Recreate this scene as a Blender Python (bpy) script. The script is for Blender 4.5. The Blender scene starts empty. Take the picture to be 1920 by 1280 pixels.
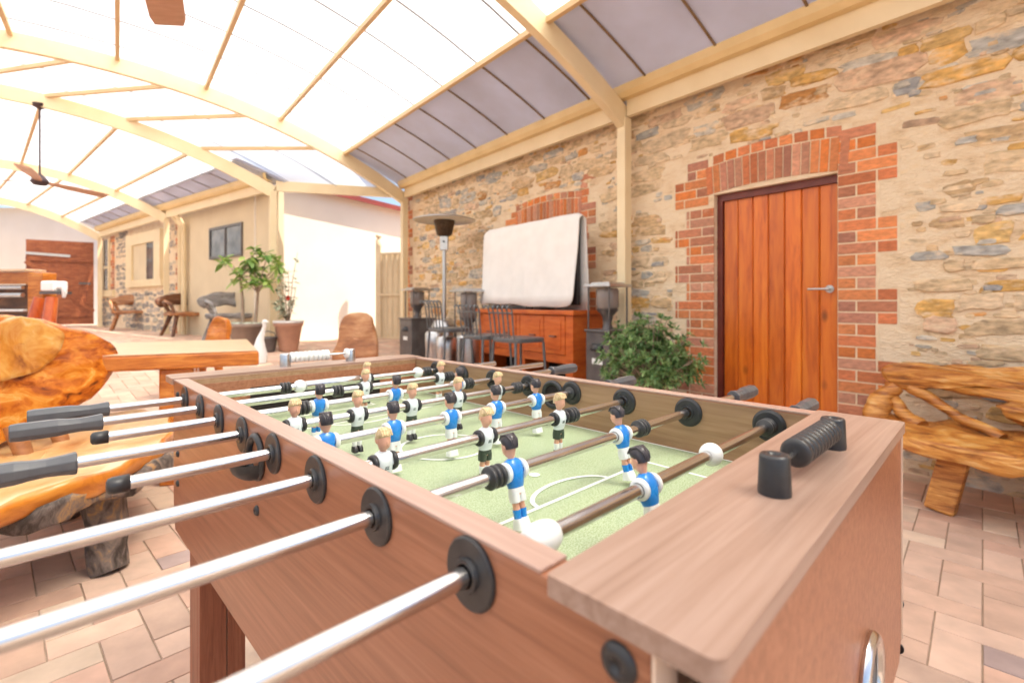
import bpy, bmesh, math, random
from mathutils import Vector, Matrix, noise
R = math.radians
random.seed(7)
scene = bpy.context.scene
COL = scene.collection

# ---------------------------------------------------------------- camera, light, exposure
CAMH = 1.06
cam_d = bpy.data.cameras.new('camera')
cam = bpy.data.objects.new('camera', cam_d)
COL.objects.link(cam)
cam.location = (0, 0, CAMH)
cam.rotation_euler = (R(90), 0, 0)
cam_d.sensor_width = 36
cam_d.lens = 930 / 1920 * 36
cam_d.shift_y = -73 / 1920
cam_d.clip_start = 0.02
cam_d.clip_end = 600
cam_d.dof.use_dof = True
cam_d.dof.focus_distance = 0.92
cam_d.dof.aperture_fstop = 4.0
scene.camera = cam

SUN = Vector((0.77, -0.095, 1.55)).normalized()
world = bpy.data.worlds.new('World')
scene.world = world
world.use_nodes = True
wt = world.node_tree
bg = wt.nodes['Background']
sky = wt.nodes.new('ShaderNodeTexSky')
sky.sky_type = 'NISHITA'
sky.sun_disc = False
sky.sun_elevation = math.asin(SUN.z)
sky.sun_rotation = math.atan2(SUN.x, SUN.y)
sky.dust_density = 2.5
wt.links.new(sky.outputs[0], bg.inputs[0])
bg.inputs[1].default_value = 0.15
sd = bpy.data.lights.new('sun', 'SUN')
sd.energy = 5.0
sd.angle = R(0.5)
sd.color = (1.0, 0.94, 0.83)
so = bpy.data.objects.new('sun', sd)
COL.objects.link(so)
so.rotation_euler = SUN.to_track_quat('Z', 'Y').to_euler()
vs = scene.view_settings
vs.view_transform = 'Standard'
vs.look = 'None'
vs.gamma = 1
vs.use_curve_mapping = False
vs.exposure = 0.88
cy = scene.cycles
cy.max_bounces = 10
cy.diffuse_bounces = 5
cy.glossy_bounces = 4
cy.transmission_bounces = 6
cy.transparent_max_bounces = 12
cy.sample_clamp_indirect = 8
cy.use_denoising = True

# ---------------------------------------------------------------- helpers
def tag(o, label=None, cat=None, group=None, kind=None):
    if label: o['label'] = label
    if cat: o['category'] = cat
    if group: o['group'] = group
    if kind: o['kind'] = kind
    return o

def empty(name, loc=(0, 0, 0), rz=0, label=None, cat=None, group=None):
    o = bpy.data.objects.new(name, None)
    COL.objects.link(o)
    o.location = loc
    o.rotation_euler = (0, 0, rz)
    o.empty_display_size = .1
    return tag(o, label, cat, group)

def copy_tree(o, parent=None):
    c = o.copy()
    COL.objects.link(c)
    c.parent = parent
    for ch in list(o.children):
        copy_tree(ch, c)
    return c

def relabel(root, label):
    root['label'] = label

class MB:
    """collects shapes, then links them as ONE mesh object"""
    def __init__(s):
        s.v = []; s.f = []; s.m = []; s.c = []; s.sm = []
        s.mi = 0; s.col = (1, 1, 1, 1); s.smooth = False; s.X = Matrix()
    def add(s, vs, fs, smooth=None):
        b = len(s.v)
        s.v += [tuple(s.X @ Vector(p)) for p in vs]
        for f in fs:
            s.f.append([b + i for i in f]); s.m.append(s.mi); s.c.append(s.col)
            s.sm.append(s.smooth if smooth is None else smooth)
    def box(s, x0, x1, y0, y1, z0, z1, M=None):
        vs = [(x, y, z) for z in (z0, z1) for y in (y0, y1) for x in (x0, x1)]
        if M: vs = [M @ Vector(p) for p in vs]
        s.add(vs, [(0, 2, 3, 1), (4, 5, 7, 6), (0, 1, 5, 4), (2, 6, 7, 3), (0, 4, 6, 2), (1, 3, 7, 5)], False)
    def bar(s, a, b, w, h, up=(0, 0, 1)):
        a, b = Vector(a), Vector(b)
        d = (b - a).normalized(); up = Vector(up)
        r = d.cross(up)
        if r.length < 1e-4: r = d.cross(Vector((1, 0, 0)))
        r.normalize(); u = r.cross(d)
        vs = []
        for p in (a, b):
            for i, j in ((-1, -1), (1, -1), (1, 1), (-1, 1)):
                vs.append(p + r * (i * w / 2) + u * (j * h / 2))
        s.add(vs, [(0, 3, 2, 1), (4, 5, 6, 7), (0, 1, 5, 4), (1, 2, 6, 5), (2, 3, 7, 6), (3, 0, 4, 7)], False)
    def tube(s, pts, rad, n=12, caps=True, flat=False):
        pts = [Vector(p) for p in pts]
        if not hasattr(rad, '__len__'): rad = [rad] * len(pts)
        rings = []; prev = None
        for i, p in enumerate(pts):
            d = (pts[min(i + 1, len(pts) - 1)] - pts[max(i - 1, 0)])
            if d.length < 1e-7: d = Vector((0, 0, 1))
            d.normalize()
            if prev is None:
                r = d.cross(Vector((0, 0, 1)))
                if r.length < .05: r = d.cross(Vector((1, 0, 0)))
            else:
                r = prev - d * prev.dot(d)
            r.normalize(); prev = r; u = r.cross(d)
            rings.append([p + (r * math.cos(2 * math.pi * k / n) + u * math.sin(2 * math.pi * k / n)) * rad[i] for k in range(n)])
        s.rings(rings, caps, not flat)
    def rings(s, rings, caps=True, smooth=True):
        n = len(rings[0]); vs = [p for r in rings for p in r]
        fs = [(i * n + k, i * n + (k + 1) % n, (i + 1) * n + (k + 1) % n, (i + 1) * n + k) for i in range(len(rings) - 1) for k in range(n)]
        s.add(vs, fs, smooth)
        if caps:
            s.add(rings[0], [list(range(n))[::-1]], False)
            s.add(rings[-1], [list(range(n))], False)
    def lathe(s, prof, axis='z', n=24, o=(0, 0, 0), caps=True, smooth=True):
        o = Vector(o); rr = []
        for r, h in prof:
            ring = []
            for k in range(n):
                a = 2 * math.pi * k / n; c, q = r * math.cos(a), r * math.sin(a)
                ring.append(o + (Vector((c, q, h)) if axis == 'z' else Vector((h, c, q)) if axis == 'x' else Vector((q, h, c))))
            rr.append(ring)
        s.rings(rr, caps, smooth)
    def loft(s, secs, n=16, p=2.0, smooth=True, caps=True):
        """secs: (z, cx, cy, rx, ry)"""
        rr = []
        for z, cx, cyy, rx, ry in secs:
            ring = []
            for k in range(n):
                a = 2 * math.pi * k / n; c, q = math.cos(a), math.sin(a)
                ring.append(Vector((cx + rx * math.copysign(abs(c) ** (2 / p), c), cyy + ry * math.copysign(abs(q) ** (2 / p), q), z)))
            rr.append(ring)
        s.rings(rr, caps, smooth)
    def slab(s, outline, t, M, nz=.012, seed=0, sub=4, rings_n=6, rim=None):
        """an irregular timber slab: outline in the local XY plane, thickness t along local Z"""
        k = len(outline); pts = []
        for i in range(k):
            p0, p1, p2, p3 = (Vector(outline[(i + j) % k]) for j in (-1, 0, 1, 2))
            for q in range(sub):
                x = q / sub
                pts.append(.5 * ((2 * p1) + (p2 - p0) * x + (2 * p0 - 5 * p1 + 4 * p2 - p3) * x * x + (3 * p1 - p0 - 3 * p2 + p3) * x ** 3))
        c = sum(pts, Vector((0, 0))) / len(pts)
        prof = [(i / rings_n, -.5) for i in range(1, rings_n)] + [(.965, -.5), (.99, -.4), (1, -.2), (1, .2), (.99, .4), (.965, .5)] + [(i / rings_n, .5) for i in range(rings_n - 1, 0, -1)]
        rr = []
        for sc, h in prof:
            ring = []
            for p in pts:
                q = c + (p - c) * sc
                v = Vector((q.x, q.y, h * t))
                dd = noise.noise_vector(v * 7 + Vector((seed, 0, 0))) * nz * 1.6 + noise.noise_vector(v * 22 + Vector((0, seed, 0))) * nz * .6
                ring.append(M @ (v + dd))
            rr.append(ring)
        f0 = len(s.f)
        s.rings(rr, True, True)
        if rim is not None:
            n = len(pts)
            for i in range(rings_n - 1, rings_n + 4):
                for q in range(n): s.m[f0 + i * n + q] = rim
    def build(s, name, mats, parent=None, bevel=0, smooth_angle=None):
        me = bpy.data.meshes.new(name)
        me.from_pydata(s.v, [], s.f)
        if not isinstance(mats, (list, tuple)): mats = [mats]
        for m in mats: me.materials.append(m)
        me.polygons.foreach_set('material_index', s.m)
        me.polygons.foreach_set('use_smooth', s.sm)
        ca = me.color_attributes.new('Col', 'FLOAT_COLOR', 'CORNER')
        buf = []
        for f, c in zip(s.f, s.c): buf += list(c) * len(f)
        ca.data.foreach_set('color', buf)
        me.update()
        o = bpy.data.objects.new(name, me)
        COL.objects.link(o)
        if parent: o.parent = parent
        if bevel:
            b = o.modifiers.new('bevel', 'BEVEL'); b.width = bevel; b.segments = 2; b.limit_method = 'ANGLE'; b.angle_limit = R(40)
        return o

# ---------------------------------------------------------------- materials
def newmat(name):
    m = bpy.data.materials.new(name); m.use_nodes = True
    t = m.node_tree; b = t.nodes['Principled BSDF']
    return m, t, b, t.nodes, t.links

def rgba(c): return (*c[:3], 1)

def mat(name, c, rough=.5, metal=0, c2=None, scale=8, stretch=(1, 1, 1), bump=0, spec=None, coat=0, rot=(0, 0, 0), detail=5, contrast=(.35, .65), sheen=0):
    m, t, b, N, L = newmat(name)
    b.inputs['Base Color'].default_value = rgba(c)
    b.inputs['Roughness'].default_value = rough
    b.inputs['Metallic'].default_value = metal
    if spec is not None: b.inputs['Specular IOR Level'].default_value = spec
    if coat: b.inputs['Coat Weight'].default_value = coat; b.inputs['Coat Roughness'].default_value = .12
    tc = N.new('ShaderNodeTexCoord'); mp = N.new('ShaderNodeMapping')
    mp.inputs['Scale'].default_value = stretch; mp.inputs['Rotation'].default_value = rot
    L.new(tc.outputs['Object'], mp.inputs[0])
    nz = N.new('ShaderNodeTexNoise'); nz.inputs['Scale'].default_value = scale; nz.inputs['Detail'].default_value = detail
    L.new(mp.outputs[0], nz.inputs[0])
    if c2 is not None:
        r = N.new('ShaderNodeValToRGB')
        r.color_ramp.elements[0].position, r.color_ramp.elements[1].position = contrast
        r.color_ramp.elements[0].color = rgba(c2); r.color_ramp.elements[1].color = rgba(c)
        L.new(nz.outputs[0], r.inputs[0]); L.new(r.outputs[0], b.inputs['Base Color'])
    if bump:
        bp = N.new('ShaderNodeBump'); bp.inputs['Strength'].default_value = bump; bp.inputs['Distance'].default_value = .01
        L.new(nz.outputs[0], bp.inputs['Height']); L.new(bp.outputs[0], b.inputs['Normal'])
    rn = N.new('ShaderNodeMath'); rn.operation = 'MULTIPLY_ADD'; rn.inputs[1].default_value = .14; rn.inputs[2].default_value = max(0, rough - .07)
    L.new(nz.outputs[0], rn.inputs[0]); L.new(rn.outputs[0], b.inputs['Roughness'])
    return m

def attr_mat(name, rough=.8, nscale=30, var=.35, bump=.4, over=None, overscale=5, overth=(.5, .62)):
    """colour from the mesh's per-stone colour attribute, broken up by noise; 'over' = mortar smeared over it"""
    m, t, b, N, L = newmat(name)
    at = N.new('ShaderNodeAttribute'); at.attribute_name = 'Col'
    tc = N.new('ShaderNodeTexCoord')
    nz = N.new('ShaderNodeTexNoise'); nz.inputs['Scale'].default_value = nscale; nz.inputs['Detail'].default_value = 6
    mp = N.new('ShaderNodeMapping'); mp.inputs['Scale'].default_value = (1, 1, 2.2)
    L.new(tc.outputs['Object'], mp.inputs[0]); L.new(mp.outputs[0], nz.inputs[0])
    mr = N.new('ShaderNodeMapRange'); mr.inputs[1].default_value = .3; mr.inputs[2].default_value = .7
    mr.inputs[3].default_value = 1 - var; mr.inputs[4].default_value = 1 + var * .6
    L.new(nz.outputs[0], mr.inputs[0])
    mx = N.new('ShaderNodeVectorMath'); mx.operation = 'SCALE'
    L.new(at.outputs['Color'], mx.inputs[0]); L.new(mr.outputs[0], mx.inputs['Scale'])
    out = mx.outputs[0]
    if over is not None:
        n2 = N.new('ShaderNodeTexNoise'); n2.inputs['Scale'].default_value = overscale; n2.inputs['Detail'].default_value = 7; n2.inputs['Roughness'].default_value = .65
        L.new(mp.outputs[0], n2.inputs[0])
        m2 = N.new('ShaderNodeMapRange'); m2.inputs[1].default_value, m2.inputs[2].default_value = overth
        L.new(n2.outputs[0], m2.inputs[0])
        mi = N.new('ShaderNodeMix'); mi.data_type = 'RGBA'
        L.new(m2.outputs[0], mi.inputs[0]); L.new(out, mi.inputs[6]); mi.inputs[7].default_value = rgba(over)
        out = mi.outputs[2]
    L.new(out, b.inputs['Base Color'])
    b.inputs['Roughness'].default_value = rough
    bp = N.new('ShaderNodeBump'); bp.inputs['Strength'].default_value = bump; bp.inputs['Distance'].default_value = .012
    L.new(nz.outputs[0], bp.inputs['Height']); L.new(bp.outputs[0], b.inputs['Normal'])
    return m

def grain(name, cols, scale=3.0, stretch=(1, 1, 12), rough=.4, warp=1.2, bump=.15, coat=0, knots=0, rot=(0, 0, 0), attr=False):
    """timber: stretched, warped noise run through a colour ramp"""
    m, t, b, N, L = newmat(name)
    tc = N.new('ShaderNodeTexCoord'); mp = N.new('ShaderNodeMapping')
    mp.inputs['Scale'].default_value = stretch; mp.inputs['Rotation'].default_value = rot
    L.new(tc.outputs['Object'], mp.inputs[0])
    n0 = N.new('ShaderNodeTexNoise'); n0.inputs['Scale'].default_value = scale * .5; n0.inputs['Detail'].default_value = 3
    L.new(mp.outputs[0], n0.inputs[0])
    sc = N.new('ShaderNodeVectorMath'); sc.operation = 'SCALE'; sc.inputs['Scale'].default_value = warp
    L.new(n0.outputs['Color'], sc.inputs[0])
    ad = N.new('ShaderNodeVectorMath'); ad.operation = 'ADD'
    L.new(mp.outputs[0], ad.inputs[0]); L.new(sc.outputs[0], ad.inputs[1])
    n1 = N.new('ShaderNodeTexNoise'); n1.inputs['Scale'].default_value = scale; n1.inputs['Detail'].default_value = 8; n1.inputs['Roughness'].default_value = .62
    L.new(ad.outputs[0], n1.inputs[0])
    r = N.new('ShaderNodeValToRGB'); cr = r.color_ramp
    n = len(cols)
    while len(cr.elements) < n: cr.elements.new(.5)
    for i, c in enumerate(cols):
        cr.elements[i].position = .3 + .4 * i / (n - 1); cr.elements[i].color = rgba(c)
    L.new(n1.outputs[0], r.inputs[0])
    out = r.outputs[0]
    if knots:
        vo = N.new('ShaderNodeTexVoronoi'); vo.inputs['Scale'].default_value = knots
        mk = N.new('ShaderNodeMapping'); mk.inputs['Scale'].default_value = (1, 1, .55)
        L.new(tc.outputs['Object'], mk.inputs[0]); L.new(mk.outputs[0], vo.inputs[0])
        kr = N.new('ShaderNodeMapRange'); kr.inputs[1].default_value = .03; kr.inputs[2].default_value = .13
        kr.inputs[3].default_value = .35; kr.inputs[4].default_value = 1
        L.new(vo.outputs['Distance'], kr.inputs[0])
        km = N.new('ShaderNodeVectorMath'); km.operation = 'SCALE'
        L.new(out, km.inputs[0]); L.new(kr.outputs[0], km.inputs['Scale']); out = km.outputs[0]
    if attr:
        at = N.new('ShaderNodeAttribute'); at.attribute_name = 'Col'
        mm = N.new('ShaderNodeVectorMath'); mm.operation = 'MULTIPLY'
        L.new(out, mm.inputs[0]); L.new(at.outputs['Color'], mm.inputs[1]); out = mm.outputs[0]
    L.new(out, b.inputs['Base Color'])
    b.inputs['Roughness'].default_value = rough
    if coat: b.inputs['Coat Weight'].default_value = coat; b.inputs['Coat Roughness'].default_value = .15
    bp = N.new('ShaderNodeBump'); bp.inputs['Strength'].default_value = bump; bp.inputs['Distance'].default_value = .006
    L.new(n1.outputs[0], bp.inputs['Height']); L.new(bp.outputs[0], b.inputs['Normal'])
    return m

M = {}
M['cream'] = mat('cream_steel_paint', (.80, .67, .44), .42, c2=(.75, .61, .38), scale=3)
M['gutter'] = mat('gutter_paint_yellow_bounce', (.76, .58, .30), .45, c2=(.68, .50, .24), scale=3)  # yellow light bounced onto the gutter's underside is put into this ochre
M['purlin'] = mat('purlin_paint_warm_bounce', (.66, .47, .26), .5, c2=(.60, .42, .22), scale=3)  # cream steel turned tan: warm bounce on the undersides painted in
def mortarmat():
    m, t, b, N, L = newmat('sandy_mortar')
    tc = N.new('ShaderNodeTexCoord'); mp = N.new('ShaderNodeMapping'); mp.inputs['Scale'].default_value = (1, 1, 2.4)
    L.new(tc.outputs['Object'], mp.inputs[0])
    a = N.new('ShaderNodeTexNoise'); a.inputs['Scale'].default_value = 4.5; a.inputs['Detail'].default_value = 8; a.inputs['Roughness'].default_value = .7
    L.new(mp.outputs[0], a.inputs[0])
    r = N.new('ShaderNodeValToRGB'); cr = r.color_ramp
    for p, c in ((.30, (.56, .40, .24)), (.42, (.76, .58, .38)), (.55, (.83, .68, .49)), (.68, (.80, .61, .38))):
        e = cr.elements.new(p); e.color = rgba(c)
    cr.elements.remove(cr.elements[0]); cr.elements.remove(cr.elements[-1])
    L.new(a.outputs[0], r.inputs[0]); L.new(r.outputs[0], b.inputs['Base Color'])
    b.inputs['Roughness'].default_value = .95
    d = N.new('ShaderNodeTexNoise'); d.inputs['Scale'].default_value = 38; d.inputs['Detail'].default_value = 6; L.new(mp.outputs[0], d.inputs[0])
    ad = N.new('ShaderNodeMath'); ad.operation = 'MULTIPLY_ADD'; ad.inputs[1].default_value = .35; L.new(d.outputs[0], ad.inputs[0]); L.new(a.outputs[0], ad.inputs[2])
    bp = N.new('ShaderNodeBump'); bp.inputs['Strength'].default_value = .9; bp.inputs['Distance'].default_value = .03
    L.new(ad.outputs[0], bp.inputs['Height']); L.new(bp.outputs[0], b.inputs['Normal'])
    return m
M['mortar'] = mortarmat()
M['stone'] = attr_mat('rubble_stone', .85, 16, .42, .9, over=(.80, .62, .42), overscale=6, overth=(.51, .68))
M['brick'] = attr_mat('clay_brick', .85, 26, .25, .4, over=(.74, .56, .40), overscale=9, overth=(.66, .9))
M['brickmortar'] = mat('brick_mortar', (.80, .66, .47), .95, c2=(.72, .57, .39), scale=22, bump=.4)
M['paver'] = attr_mat('clay_paver', .75, 9, .16, .25, over=(.44, .32, .28), overscale=1.7, overth=(.62, .74))
M['joint'] = mat('paver_joint_sand', (.46, .34, .25), .95, c2=(.36, .26, .19), scale=20)
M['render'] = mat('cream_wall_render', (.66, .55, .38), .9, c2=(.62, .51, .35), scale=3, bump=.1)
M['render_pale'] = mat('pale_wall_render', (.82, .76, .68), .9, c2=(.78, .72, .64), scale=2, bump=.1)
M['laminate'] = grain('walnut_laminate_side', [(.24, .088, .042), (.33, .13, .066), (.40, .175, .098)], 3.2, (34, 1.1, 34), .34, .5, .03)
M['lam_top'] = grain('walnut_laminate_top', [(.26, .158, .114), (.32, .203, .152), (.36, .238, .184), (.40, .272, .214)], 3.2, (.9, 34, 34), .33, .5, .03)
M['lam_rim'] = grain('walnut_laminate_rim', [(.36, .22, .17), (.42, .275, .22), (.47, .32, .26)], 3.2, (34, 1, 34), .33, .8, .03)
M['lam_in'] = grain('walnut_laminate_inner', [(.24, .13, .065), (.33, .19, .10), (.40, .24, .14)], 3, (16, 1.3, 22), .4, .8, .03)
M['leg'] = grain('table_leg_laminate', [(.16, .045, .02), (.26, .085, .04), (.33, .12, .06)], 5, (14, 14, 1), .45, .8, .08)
M['edge'] = mat('laminate_edging', (.80, .62, .48), .5)
M['chrome'] = mat('chromed_steel', (.68, .66, .65), .21, 1.0, scale=40)
M['chrome_worn'] = grain('worn_steel_rod', [(.40, .32, .26), (.62, .56, .52), (.80, .78, .76)], 6, (2, 16, 16), .22, 1.0, .02)
M['chrome_worn'].node_tree.nodes['Principled BSDF'].inputs['Metallic'].default_value = 1
M['steel'] = mat('brushed_steel', (.62, .62, .63), .3, 1.0, c2=(.5, .5, .5), scale=30, stretch=(1, 1, 8))
M['steel_dark'] = mat('dark_grey_steel', (.16, .15, .15), .4, .5, c2=(.11, .10, .10), scale=8)
M['black'] = mat('black_plastic', (.022, .021, .023), .38, c2=(.03, .03, .032), scale=60)
M['rubber'] = mat('black_rubber', (.038, .037, .038), .42, scale=60)
M['white_pl'] = mat('white_plastic', (.82, .84, .83), .3, scale=50)
M['skin'] = mat('painted_skin', (.72, .38, .26), .35, scale=80)
M['blue'] = mat('blue_shirt_paint', (.012, .20, .62), .28, c2=(.02, .26, .72), scale=60, coat=.3)
M['white_sh'] = mat('white_shirt_paint', (.74, .79, .80), .3, scale=60)
M['green_sh'] = mat('dark_green_shorts_paint', (.045, .065, .045), .35, scale=60)
M['blond'] = mat('blond_hair_paint', (.72, .55, .32), .4, c2=(.5, .34, .16), scale=300)
M['darkhair'] = mat('black_hair_paint', (.035, .03, .035), .32, c2=(.06, .05, .055), scale=200)
M['badge'] = mat('badge_paint', (.12, .16, .16), .5, scale=60)
M['line'] = mat('white_field_line', (.82, .86, .80), .7, scale=60)
M['orange'] = grain('polished_orange_timber', [(.32, .075, .008), (.52, .16, .02), (.66, .27, .05)], 3, (2, 2, 14), .3, 1.0, .1, .25)
M['tabletop'] = grain('pale_table_top', [(.55, .36, .22), (.64, .44, .28), (.70, .50, .33)], 2, (2, 10, 10), .35, 1, .05, .2)
M['burl'] = grain('burl_timber', [(.08, .02, .005), (.34, .075, .008), (.54, .155, .014), (.64, .26, .035), (.72, .44, .14)], 2.2, (1.8, 1.8, 4.4), .24, 3.2, .45, .3)
M['burl2'] = grain('weathered_burl', [(.09, .03, .008), (.44, .15, .025), (.68, .32, .07), (.80, .52, .22)], 2.4, (1.2, 1.2, 9), .45, 2.4, 1.3, .1)
M['seatwood'] = grain('pale_seat_timber', [(.42, .16, .04), (.60, .36, .15), (.68, .48, .27), (.72, .56, .36)], 1.1, (3, 1.2, 4), .28, 1.8, .1, .3)
M['honey'] = grain('honey_timber_edge', [(.34, .09, .01), (.56, .19, .02), (.66, .30, .05)], 2, (3, 3, 6), .28, 1.5, .3, .3)
M['boss'] = grain('golden_burl_boss', [(.22, .06, .01), (.50, .19, .025), (.60, .32, .08), (.68, .48, .24)], 1.6, (2, 3, 3), .26, 2.4, .3, .3)
M['bark'] = grain('bark', [(.02, .013, .01), (.06, .042, .033), (.17, .13, .11), (.45, .24, .08)], 4, (3, 3, 1.2), .8, 1.6, .9)
M['darkwood'] = grain('dark_rustic_timber', [(.05, .018, .008), (.14, .05, .02), (.30, .13, .05)], 2, (2, 2, 6), .4, 1.5, .4)
M['midwood'] = grain('brown_rustic_timber', [(.18, .06, .02), (.38, .16, .06), (.55, .30, .14)], 2, (2, 2, 6), .4, 1.5, .4)
M['greywood'] = grain('grey_weathered_timber', [(.10, .085, .075), (.26, .24, .23), (.42, .41, .40)], 2, (2, 2, 6), .6, 1.5, .5)
M['door'] = grain('stained_door_timber', [(.42, .07, .005), (.66, .15, .012), (.76, .22, .02)], 2.2, (9, 9, .9), .36, 1.2, .08, .2, knots=4.5, attr=True)
M['doorframe'] = mat('dark_red_frame_paint', (.12, .02, .012), .4, c2=(.16, .03, .018), scale=8)
M['dresser'] = grain('orange_stained_timber', [(.42, .07, .01), (.58, .12, .018), (.66, .17, .03)], 2, (2, 2, 9), .4, 1, .05)
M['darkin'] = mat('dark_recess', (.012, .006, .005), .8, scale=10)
M['redwood'] = grain('red_brown_gate_timber', [(.16, .035, .012), (.26, .07, .022), (.33, .11, .04)], 2, (3, 3, 9), .5, 1, .1)
M['fan'] = grain('fan_blade_timber', [(.42, .22, .14), (.54, .31, .21)], 3, (8, 2, 2), .4, 1, .05)
M['fandark'] = mat('fan_motor_bronze', (.07, .045, .05), .4, .5, scale=20)
M['cloth'] = mat('grey_cover_fabric', (.84, .82, .79), .85, c2=(.79, .77, .74), scale=7, bump=.15)
M['terracotta'] = mat('pink_terracotta', (.56, .31, .21), .75, c2=(.48, .26, .18), scale=8)
M['potgrey'] = mat('brown_grey_pot', (.34, .25, .20), .7, c2=(.28, .21, .17), scale=8)
M['potwhite'] = mat('pot_rim_white', (.72, .70, .68), .6, scale=12)
M['soil'] = mat('potting_soil', (.06, .04, .03), .95, scale=30, c2=(.1, .07, .05), bump=.5)
M['leaf'] = None
M['glass_dark'] = mat('dark_window_glass', (.05, .06, .065), .1, 0, c2=(.18, .19, .19), scale=3)
M['glassy'] = mat('smoked_glass', (.20, .16, .14), .12, c2=(.26, .22, .2), scale=4)
M['roofred'] = mat('red_roof_trim', (.30, .05, .035), .5, c2=(.24, .04, .03), scale=5)
M['ivory'] = mat('ivory_fence_steel', (.72, .60, .42), .5, c2=(.68, .56, .38), scale=3)
M['eavesheet'] = mat('grey_roof_sheet', (.58, .67, .95), .6, c2=(.46, .52, .72), scale=1.6, contrast=(.3, .7))
M['dirt'] = mat('grimy_joint', (.16, .10, .05), .8, c2=(.24, .16, .09), scale=14)
M['trunk'] = mat('pale_bark', (.42, .32, .24), .8, c2=(.30, .22, .16), scale=30, stretch=(1, 1, .3), bump=.4)
M['redflower'] = mat('red_petal', (.62, .05, .02), .6, scale=30)
M['pebble'] = mat('white_pebbles', (.75, .76, .68), .7, c2=(.5, .56, .4), scale=40, bump=.6)

def leafmat(name, c1, c2, rough=.4):
    m, t, b, N, L = newmat(name)
    at = N.new('ShaderNodeAttribute'); at.attribute_name = 'Col'
    mi = N.new('ShaderNodeMix'); mi.data_type = 'RGBA'
    sp = N.new('ShaderNodeSeparateColor'); L.new(at.outputs['Color'], sp.inputs[0]); L.new(sp.outputs[0], mi.inputs[0])
    mi.inputs[6].default_value = rgba(c1); mi.inputs[7].default_value = rgba(c2)
    L.new(mi.outputs[2], b.inputs['Base Color'])
    b.inputs['Roughness'].default_value = rough
    tr = N.new('ShaderNodeBsdfTranslucent'); L.new(mi.outputs[2], tr.inputs[0])
    ms = N.new('ShaderNodeMixShader'); ms.inputs[0].default_value = .3
    L.new(b.outputs[0], ms.inputs[1]); L.new(tr.outputs[0], ms.inputs[2])
    L.new(ms.outputs[0], N['Material Output'].inputs[0])
    return m
M['leaf'] = leafmat('shrub_leaf', (.07, .17, .05), (.42, .60, .24))
M['leaf2'] = leafmat('ficus_leaf', (.08, .20, .03), (.42, .56, .14))
M['leaf3'] = leafmat('camellia_leaf', (.10, .18, .08), (.72, .78, .62))

def polycarb():
    m, t, b, N, L = newmat('translucent_roof_sheet')
    N.remove(b)
    tc = N.new('ShaderNodeTexCoord')
    nz = N.new('ShaderNodeTexNoise'); nz.inputs['Scale'].default_value = 1.3; nz.inputs['Detail'].default_value = 5
    L.new(tc.outputs['Object'], nz.inputs[0])
    r = N.new('ShaderNodeValToRGB'); r.color_ramp.elements[0].position = .3; r.color_ramp.elements[1].position = .7
    r.color_ramp.elements[0].color = (.86, .85, .81, 1); r.color_ramp.elements[1].color = (.94, .93, .90, 1)
    L.new(nz.outputs[0], r.inputs[0])
    tr = N.new('ShaderNodeBsdfTranslucent'); L.new(r.outputs[0], tr.inputs[0])
    df = N.new('ShaderNodeBsdfDiffuse'); df.inputs[0].default_value = (.75, .78, .82, 1)
    rf = N.new('ShaderNodeBsdfRefraction'); rf.inputs['IOR'].default_value = 1.35; rf.inputs['Roughness'].default_value = .62
    L.new(r.outputs[0], rf.inputs['Color'])
    m0 = N.new('ShaderNodeMixShader'); m0.inputs[0].default_value = .25
    L.new(tr.outputs[0], m0.inputs[1]); L.new(rf.outputs[0], m0.inputs[2])
    m1 = N.new('ShaderNodeMixShader'); m1.inputs[0].default_value = .12
    L.new(m0.outputs[0], m1.inputs[1]); L.new(df.outputs[0], m1.inputs[2])
    gl = N.new('ShaderNodeBsdfGlossy'); gl.inputs['Roughness'].default_value = .2
    m2 = N.new('ShaderNodeMixShader'); m2.inputs[0].default_value = .04
    L.new(m1.outputs[0], m2.inputs[1]); L.new(gl.outputs[0], m2.inputs[2])
    L.new(m2.outputs[0], N['Material Output'].inputs[0])
    return m
M['poly'] = polycarb()

def feltmat():
    m, t, b, N, L = newmat('speckled_green_field')
    tc = N.new('ShaderNodeTexCoord')
    nz = N.new('ShaderNodeTexNoise'); nz.inputs['Scale'].default_value = 520; nz.inputs['Detail'].default_value = 2
    L.new(tc.outputs['Object'], nz.inputs[0])
    r = N.new('ShaderNodeValToRGB'); r.color_ramp.elements[0].position = .36; r.color_ramp.elements[1].position = .58
    r.color_ramp.elements[0].color = (.24, .33, .16, 1); r.color_ramp.elements[1].color = (.46, .54, .35, 1)
    L.new(nz.outputs[0], r.inputs[0]); L.new(r.outputs[0], b.inputs['Base Color'])
    b.inputs['Roughness'].default_value = .5
    b.inputs['Coat Weight'].default_value = .15; b.inputs['Coat Roughness'].default_value = .25
    return m
M['felt'] = feltmat()

# ---------------------------------------------------------------- frames of reference (metres)
N1 = Vector((.7825, .6226, 0)); D1 = Vector((-.6226, .7825, 0))     # stone wall: outward normal, direction
def W1(s, D, z): return N1 * D + D1 * s + Vector((0, 0, z))
WD = 3.844
def fz(x, y):
    q = -.6226 * x + .7825 * y
    a = min(1, max(0, (q - 4) / 4.4)); return .42 * a * a * (3 - 2 * a) * .55 + .42 * a * .45
def pt(px, py, Y): return Vector(((px - 960) / 930 * Y, Y, CAMH + (567 - py) / 930 * Y))
P3 = Vector((-3.68, 7.63, 0)); P4 = Vector((-7.03, 10.09, 0)); P5 = Vector((-10.85, 13.06, 0))
P2 = W1(7.5, 3.70, 0); P1 = W1(2.97, 3.70, 0)
D2 = (P5 - P3).normalized(); N2 = Vector((-D2.y, D2.x, 0)) * -1
if N2.y < 0: N2 = -N2
def W2(w, d, z): return P3 + D2 * w + N2 * d + Vector((0, 0, z))

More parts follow.
